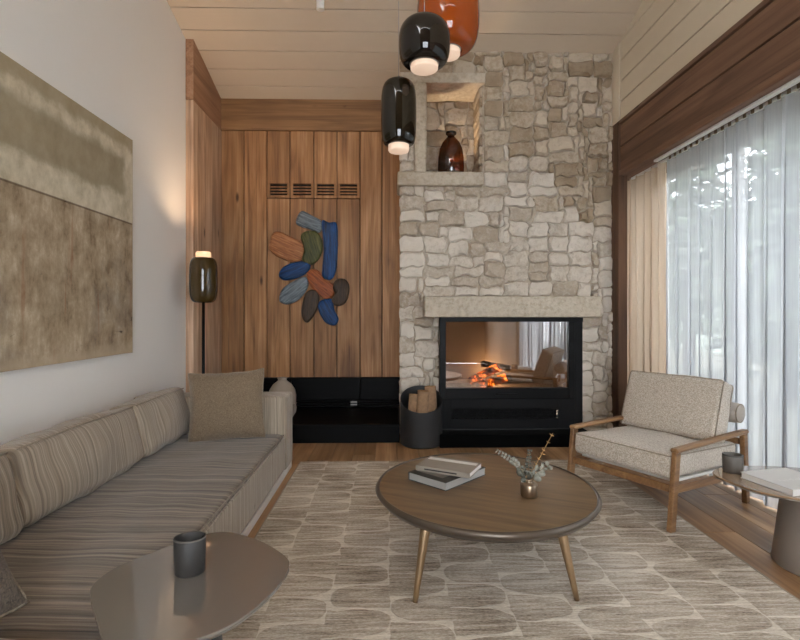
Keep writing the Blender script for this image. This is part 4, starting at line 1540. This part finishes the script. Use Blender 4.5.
# bronze bud vase with eucalyptus
vs_ = thing('bud_vase', 'small bronze bud vase on the coffee table', 'vase', (.668, 2.375, zb))
MB().lathe([(0, 0), (.036, 0), (.040, .005), (.041, .055), (.036, .064), (.020, .067), (.018, .075), (.022, .082), (.018, .082), (.014, .070), (0, .068)], 32).build('body', M['vase_bronze'], vs_, True)
VZ = zb + .07
def sprig(name, label, pts, leaves, leafmat, stemmat, seed, size=.016, kind='round'):
    rr = random.Random(seed)
    t = thing(name, label, 'sprig', (.668, 2.375, VZ), 0, 'dried sprigs in the bud vase')
    P_ = [Vector(p) for p in pts]
    # smooth the path
    path = []
    for i in range(len(P_) - 1):
        p0 = P_[max(0, i - 1)]; p1 = P_[i]; p2 = P_[i + 1]; p3 = P_[min(len(P_) - 1, i + 2)]
        for q in range(6):
            u = q / 6
            path.append(.5 * (2 * p1 + (p2 - p0) * u + (2 * p0 - 5 * p1 + 4 * p2 - p3) * u * u + (3 * p1 - p0 - 3 * p2 + p3) * u ** 3))
    path.append(P_[-1])
    MB().tube(path, [.0019 - .0011 * i / len(path) for i in range(len(path))], 6).build('stem', stemmat, t, True)
    for k_ in range(leaves):
        u = .25 + .75 * (k_ + .5) / leaves
        i = min(int(u * (len(path) - 1)), len(path) - 2)
        c_ = path[i]
        tg = (path[i + 1] - path[i]).normalized()
        side = tg.cross(Vector((rr.uniform(-.4, .4), -1, rr.uniform(-.2, .4)))).normalized()
        for sgn in (-1, 1):
            s1 = size * (1.15 - .6 * u) * rr.uniform(.8, 1.2)
            if kind == 'needle':
                d = (side * sgn + tg * .35).normalized()
                MB().tube([c_, c_ + d * s1 * .7, c_ + d * s1 * 1.3], [.0012, .0016, .0005], 5).build('leaf', leafmat, t, True)
                continue
            d = (side * sgn + tg * .5 + Vector((0, rr.uniform(-.7, .7), rr.uniform(-.2, .2)))).normalized()
            w_ = d.cross(Vector((rr.uniform(-.5, .5), -1, rr.uniform(-.5, .5)))).normalized()
            nrm = d.cross(w_)
            vs2 = [c_]
            for a_, b_ in ((.3, .42), (.75, .5), (1.15, .3), (1.3, 0), (1.15, -.3), (.75, -.5), (.3, -.42)):
                vs2.append(c_ + d * (a_ * s1) + w_ * (b_ * s1) + nrm * (s1 * .25 * b_ * b_ * 2))
            mid = len(vs2)
            vs2.append(c_ + d * (.7 * s1) - nrm * (.06 * s1))
            F_ = [(q, q + 1, mid) for q in range(0, 7)] + [(7, 0, mid)]
            o = mesh_obj('leaf', vs2, F_, leafmat, t, True)
            sol = o.modifiers.new('thick', 'SOLIDIFY')
            sol.thickness = .0006
sprig('eucalyptus_sprig', 'longest grey eucalyptus sprig leaning towards the books', [(0, 0, -.03), (-.03, .005, .05), (-.08, .015, .10), (-.155, .02, .145)], 13, M['leaf'], M['twig'], 1, .019)
sprig('eucalyptus_sprig', 'short upright grey eucalyptus sprig in the bud vase', [(0, .003, -.03), (.002, .01, .05), (.004, .012, .10), (.008, .015, .145)], 7, M['leaf_dark'], M['twig'], 2, .017)
sprig('eucalyptus_sprig', 'leafy eucalyptus sprig bending towards the armchair', [(.002, 0, -.03), (.02, -.01, .03), (.05, -.02, .06), (.092, -.02, .085)], 6, M['leaf'], M['twig'], 3, .030)
sprig('eucalyptus_sprig', 'low dark eucalyptus sprig hugging the vase mouth', [(0, -.002, -.03), (-.012, -.008, .02), (-.03, -.01, .045), (-.045, -.012, .07)], 5, M['leaf_dark'], M['twig'], 4, .030)
sprig('dry_sprig', 'thin golden dried sprig pointing at the armchair', [(.003, .002, -.03), (.03, .02, .05), (.075, .04, .12), (.135, .06, .215)], 8, M['dry_gold'], M['dry_gold'], 5, .015, 'needle')

# ------------------------------------------------------------------ armchair
AC = thing('armchair', 'oak framed armchair with beige boucle cushions by the curtain', 'armchair', (1.792, 3.312, 0), atan2(-.857, .515))
HW, FYc, RYc = .35, -.435, .435
def beam_between(p, q, a, b, name, mat, ch_=.004):
    """rectangular bar from p to q, a wide (local x) and b deep"""
    p, q = Vector(p), Vector(q)
    t = (q - p).normalized()
    sx_ = Vector((1, 0, 0))
    if abs(t.dot(sx_)) > .9: sx_ = Vector((0, 1, 0))
    sx_ = (sx_ - t * sx_.dot(t)).normalized()
    sy_ = t.cross(sx_)
    m = MB().box((-a / 2, -b / 2, 0), (a / 2, b / 2, (q - p).length), ch_)
    Mx = Matrix(((sx_.x, sy_.x, t.x, p.x), (sx_.y, sy_.y, t.y, p.y), (sx_.z, sy_.z, t.z, p.z), (0, 0, 0, 1)))
    m.xf(Mx)
    return m.build(name, mat, AC)
for s_ in (-1, 1):
    zf = .0125 if True else 0
    beam_between((s_ * HW, FYc - .015, .0125), (s_ * HW, FYc + .04, .452), .030, .050, 'leg', M['chair_wood'])
    beam_between((s_ * HW, RYc, 0.0), (s_ * HW, RYc - .035, .462), .032, .046, 'leg', M['chair_wood'])
    # armrest: flat bar with rounded front
    beam_between((s_ * HW, FYc + .012, .463), (s_ * HW, RYc - .005, .470), .048, .026, 'armrest', M['chair_wood'], .008)
    beam_between((s_ * HW, FYc + .03, .245), (s_ * HW, RYc - .04, .205), .026, .045, 'side_rail', M['chair_wood'])
beam_between((-HW + .017, FYc + .012, .247), (HW - .017, FYc + .012, .247), .026, .045, 'front_rail', M['chair_wood'])
beam_between((-HW + .017, RYc - .025, .215), (HW - .017, RYc - .025, .215), .026, .045, 'rear_rail', M['chair_wood'])
beam_between((-HW + .017, RYc - .02, .40), (HW - .017, RYc - .02, .40), .026, .04, 'rear_rail', M['chair_wood'])
m = MB().box((-HW + .03, -.36, .0), (HW - .03, .40, .016), .003)
m.xf(Matrix.Translation((0, .005, .248)) @ Matrix.Rotation(radians(-2.6), 4, 'X'))
m.build('seat_deck', M['paper'], AC)
m = soft_box((.332, .39, .07), .028, (.004, .008, .014), 14, .004, 2.0, 6.0)
Tm = Matrix.Translation((0, -.035, .348)) @ Matrix.Rotation(radians(-2.6), 4, 'X')
m.xf(Tm)
sc_ = m.build('seat_cushion', M['boucle'], AC, True)
def rect_loop(hx_, hy_, z, r=.02):
    out = []
    for cx_, cy_, a0 in ((hx_ - r, hy_ - r, 0), (-hx_ + r, hy_ - r, 90), (-hx_ + r, -hy_ + r, 180), (hx_ - r, -hy_ + r, 270)):
        for k_ in range(5):
            a = radians(a0 + 90 * k_ / 4)
            out.append((cx_ + r * cos(a), cy_ + r * sin(a), z))
    # subdivide straight runs a little
    return out
pp = MB().loop_tube(rect_loop(.328, .386, .060), .004)
pp.xf(Tm)
pp.build('piping', M['piping'], sc_, True)
m = soft_box((.33, .075, .205), .03, (.004, .022, .012), 14, .005, 5.0, 6.0)
Tb = Matrix.Translation((-.025, .25, .598)) @ Matrix.Rotation(radians(-19), 4, 'X')
m.xf(Tb)
bc_ = m.build('back_cushion', M['boucle'], AC, True)
for yy in (-.064, .064):
    lp_ = [(a, yy, b) for a, b, _ in rect_loop(.327, .202, 0)]
    pp = MB().loop_tube(lp_, .004)
    pp.xf(Tb)
    pp.build('piping', M['piping'], bc_, True)
# bolster behind the back cushion
prb = [(0, -.30), (.042, -.296), (.060, -.282), (.067, -.262), (.069, 0), (.067, .262), (.060, .282), (.042, .296), (0, .30)]
m = MB().lathe(prb, 28)
m.xf(Matrix.Translation((.035, .43, .580)) @ Matrix.Rotation(pi / 2, 4, 'Y'))
bo = m.build('bolster', M['leather'], AC, True)
for q in (-.18, .18):
    m = MB().lathe([(.069, -.012), (.0715, -.012), (.0715, .012), (.069, .012)], 28)
    m.xf(Matrix.Translation((q + .035, .43, .580)) @ Matrix.Rotation(pi / 2, 4, 'Y'))
    m.build('strap', M['piping'], bo, True)
m = MB().lathe([(.056, .2815), (.0635, .2815), (.0635, .2865), (.056, .2865)], 28)
m.xf(Matrix.Translation((.035, .43, .580)) @ Matrix.Rotation(pi / 2, 4, 'Y'))
m.build('piping', M['piping'], bo, True)
for q in (-.2, .2):
    beam_between((q, RYc - .02, .41), (q, RYc - .012, .505), .03, .018, 'back_support', M['chair_wood'])

# ------------------------------------------------------------------ side tables
def side_table(name, label, pts, ztop, ped, topmat, pedmat, r0, r1, edge):
    t = thing(name, label, 'side table', (ped[0], ped[1], 0))
    P_ = spline([(x_ - ped[0], y_ - ped[1]) for x_, y_ in pts], 8)
    ar = sum(P_[i][0] * P_[(i + 1) % len(P_)][1] - P_[(i + 1) % len(P_)][0] * P_[i][1] for i in range(len(P_)))
    if ar < 0: P_ = P_[::-1]
    MB().prism(P_, ztop - .010, ztop, .002).build('tabletop', topmat, t)
    MB().prism([(a * .985, b * .985) for a, b in P_], ztop - .017, ztop - .0102, .002).build('under_edge', edge, t)
    MB().lathe([(0, 0), (r0 * .97, 0), (r0, .006), (r0 * .99, .02), (r1, ztop - .0175), (0, ztop - .0175)], 40).build('pedestal', pedmat, t, True).data.set_sharp_from_angle(angle=radians(50))
    return t
side_table('side_table', 'glossy taupe side table with rounded top in the foreground beside the sofa',
           [(-0.83, 1.406), (-0.857, 1.473), (-0.846, 1.555), (-0.793, 1.636), (-0.728, 1.719), (-0.645, 1.795), (-0.563, 1.803), (-0.436, 1.728), (-0.341, 1.632), (-0.312, 1.575), (-0.308, 1.509), (-0.33, 1.404), (-0.373, 1.305), (-0.421, 1.244), (-0.494, 1.193), (-0.546, 1.131), (-0.597, 1.132), (-0.671, 1.197), (-0.742, 1.287)],
           .46, (-.585, 1.44), M['lacquer'], M['pedestal_dark'], .13, .09, M['steel'])
cp = thing('cup', 'dark grey oval ceramic cup on the foreground side table', 'cup', (-.602, 1.525, .46), radians(12))
MB().lathe([(0, 0), (.039, 0), (.043, .004), (.045, .05), (.046, .108), (.0435, .110), (.0405, .108), (.040, .05), (.036, .012), (0, .010)], 40, (0, 0, 0), .80).build('body', M['cup'], cp, True)
MB().lathe([(.0463, .1045), (.047, .107), (.0463, .1095)], 40, (0, 0, 0), .80).build('rim', M['cup2'], cp, True)
side_table('side_table', 'low tan topped side table with tapered pedestal beside the armchair',
           [(1.675, 2.555), (1.665, 2.44), (1.71, 2.28), (1.83, 2.18), (1.98, 2.12), (2.16, 2.12), (2.29, 2.22), (2.34, 2.38), (2.30, 2.54), (2.16, 2.63), (1.98, 2.66), (1.80, 2.645)],
           .42, (2.115, 2.40), M['lacquer_tan'], M['pedestal'], .20, .155, M['steel'])
cp = thing('cup', 'small grey ceramic cup on the tan side table', 'cup', (1.79, 2.565, .42))
MB().lathe([(0, 0), (.042, 0), (.046, .004), (.047, .06), (.047, .088), (.0445, .090), (.042, .088), (.0415, .05), (.038, .012), (0, .010)], 36).build('body', M['cup2'], cp, True)
MB().lathe([(.0475, .085), (.0482, .0875), (.0475, .0895)], 36).build('rim', M['cup'], cp, True)
b3 = book('book', 'pale grey hardcover book on the tan side table', .285, .265, .030, (1.925, 2.365, .421), radians(12), M['cover_grey'], M['paper'])
scribble(b3, -.09, .09, -.03, .0343, .018, 40, 9, M['ink_white'])
print('stones', ns, nb)
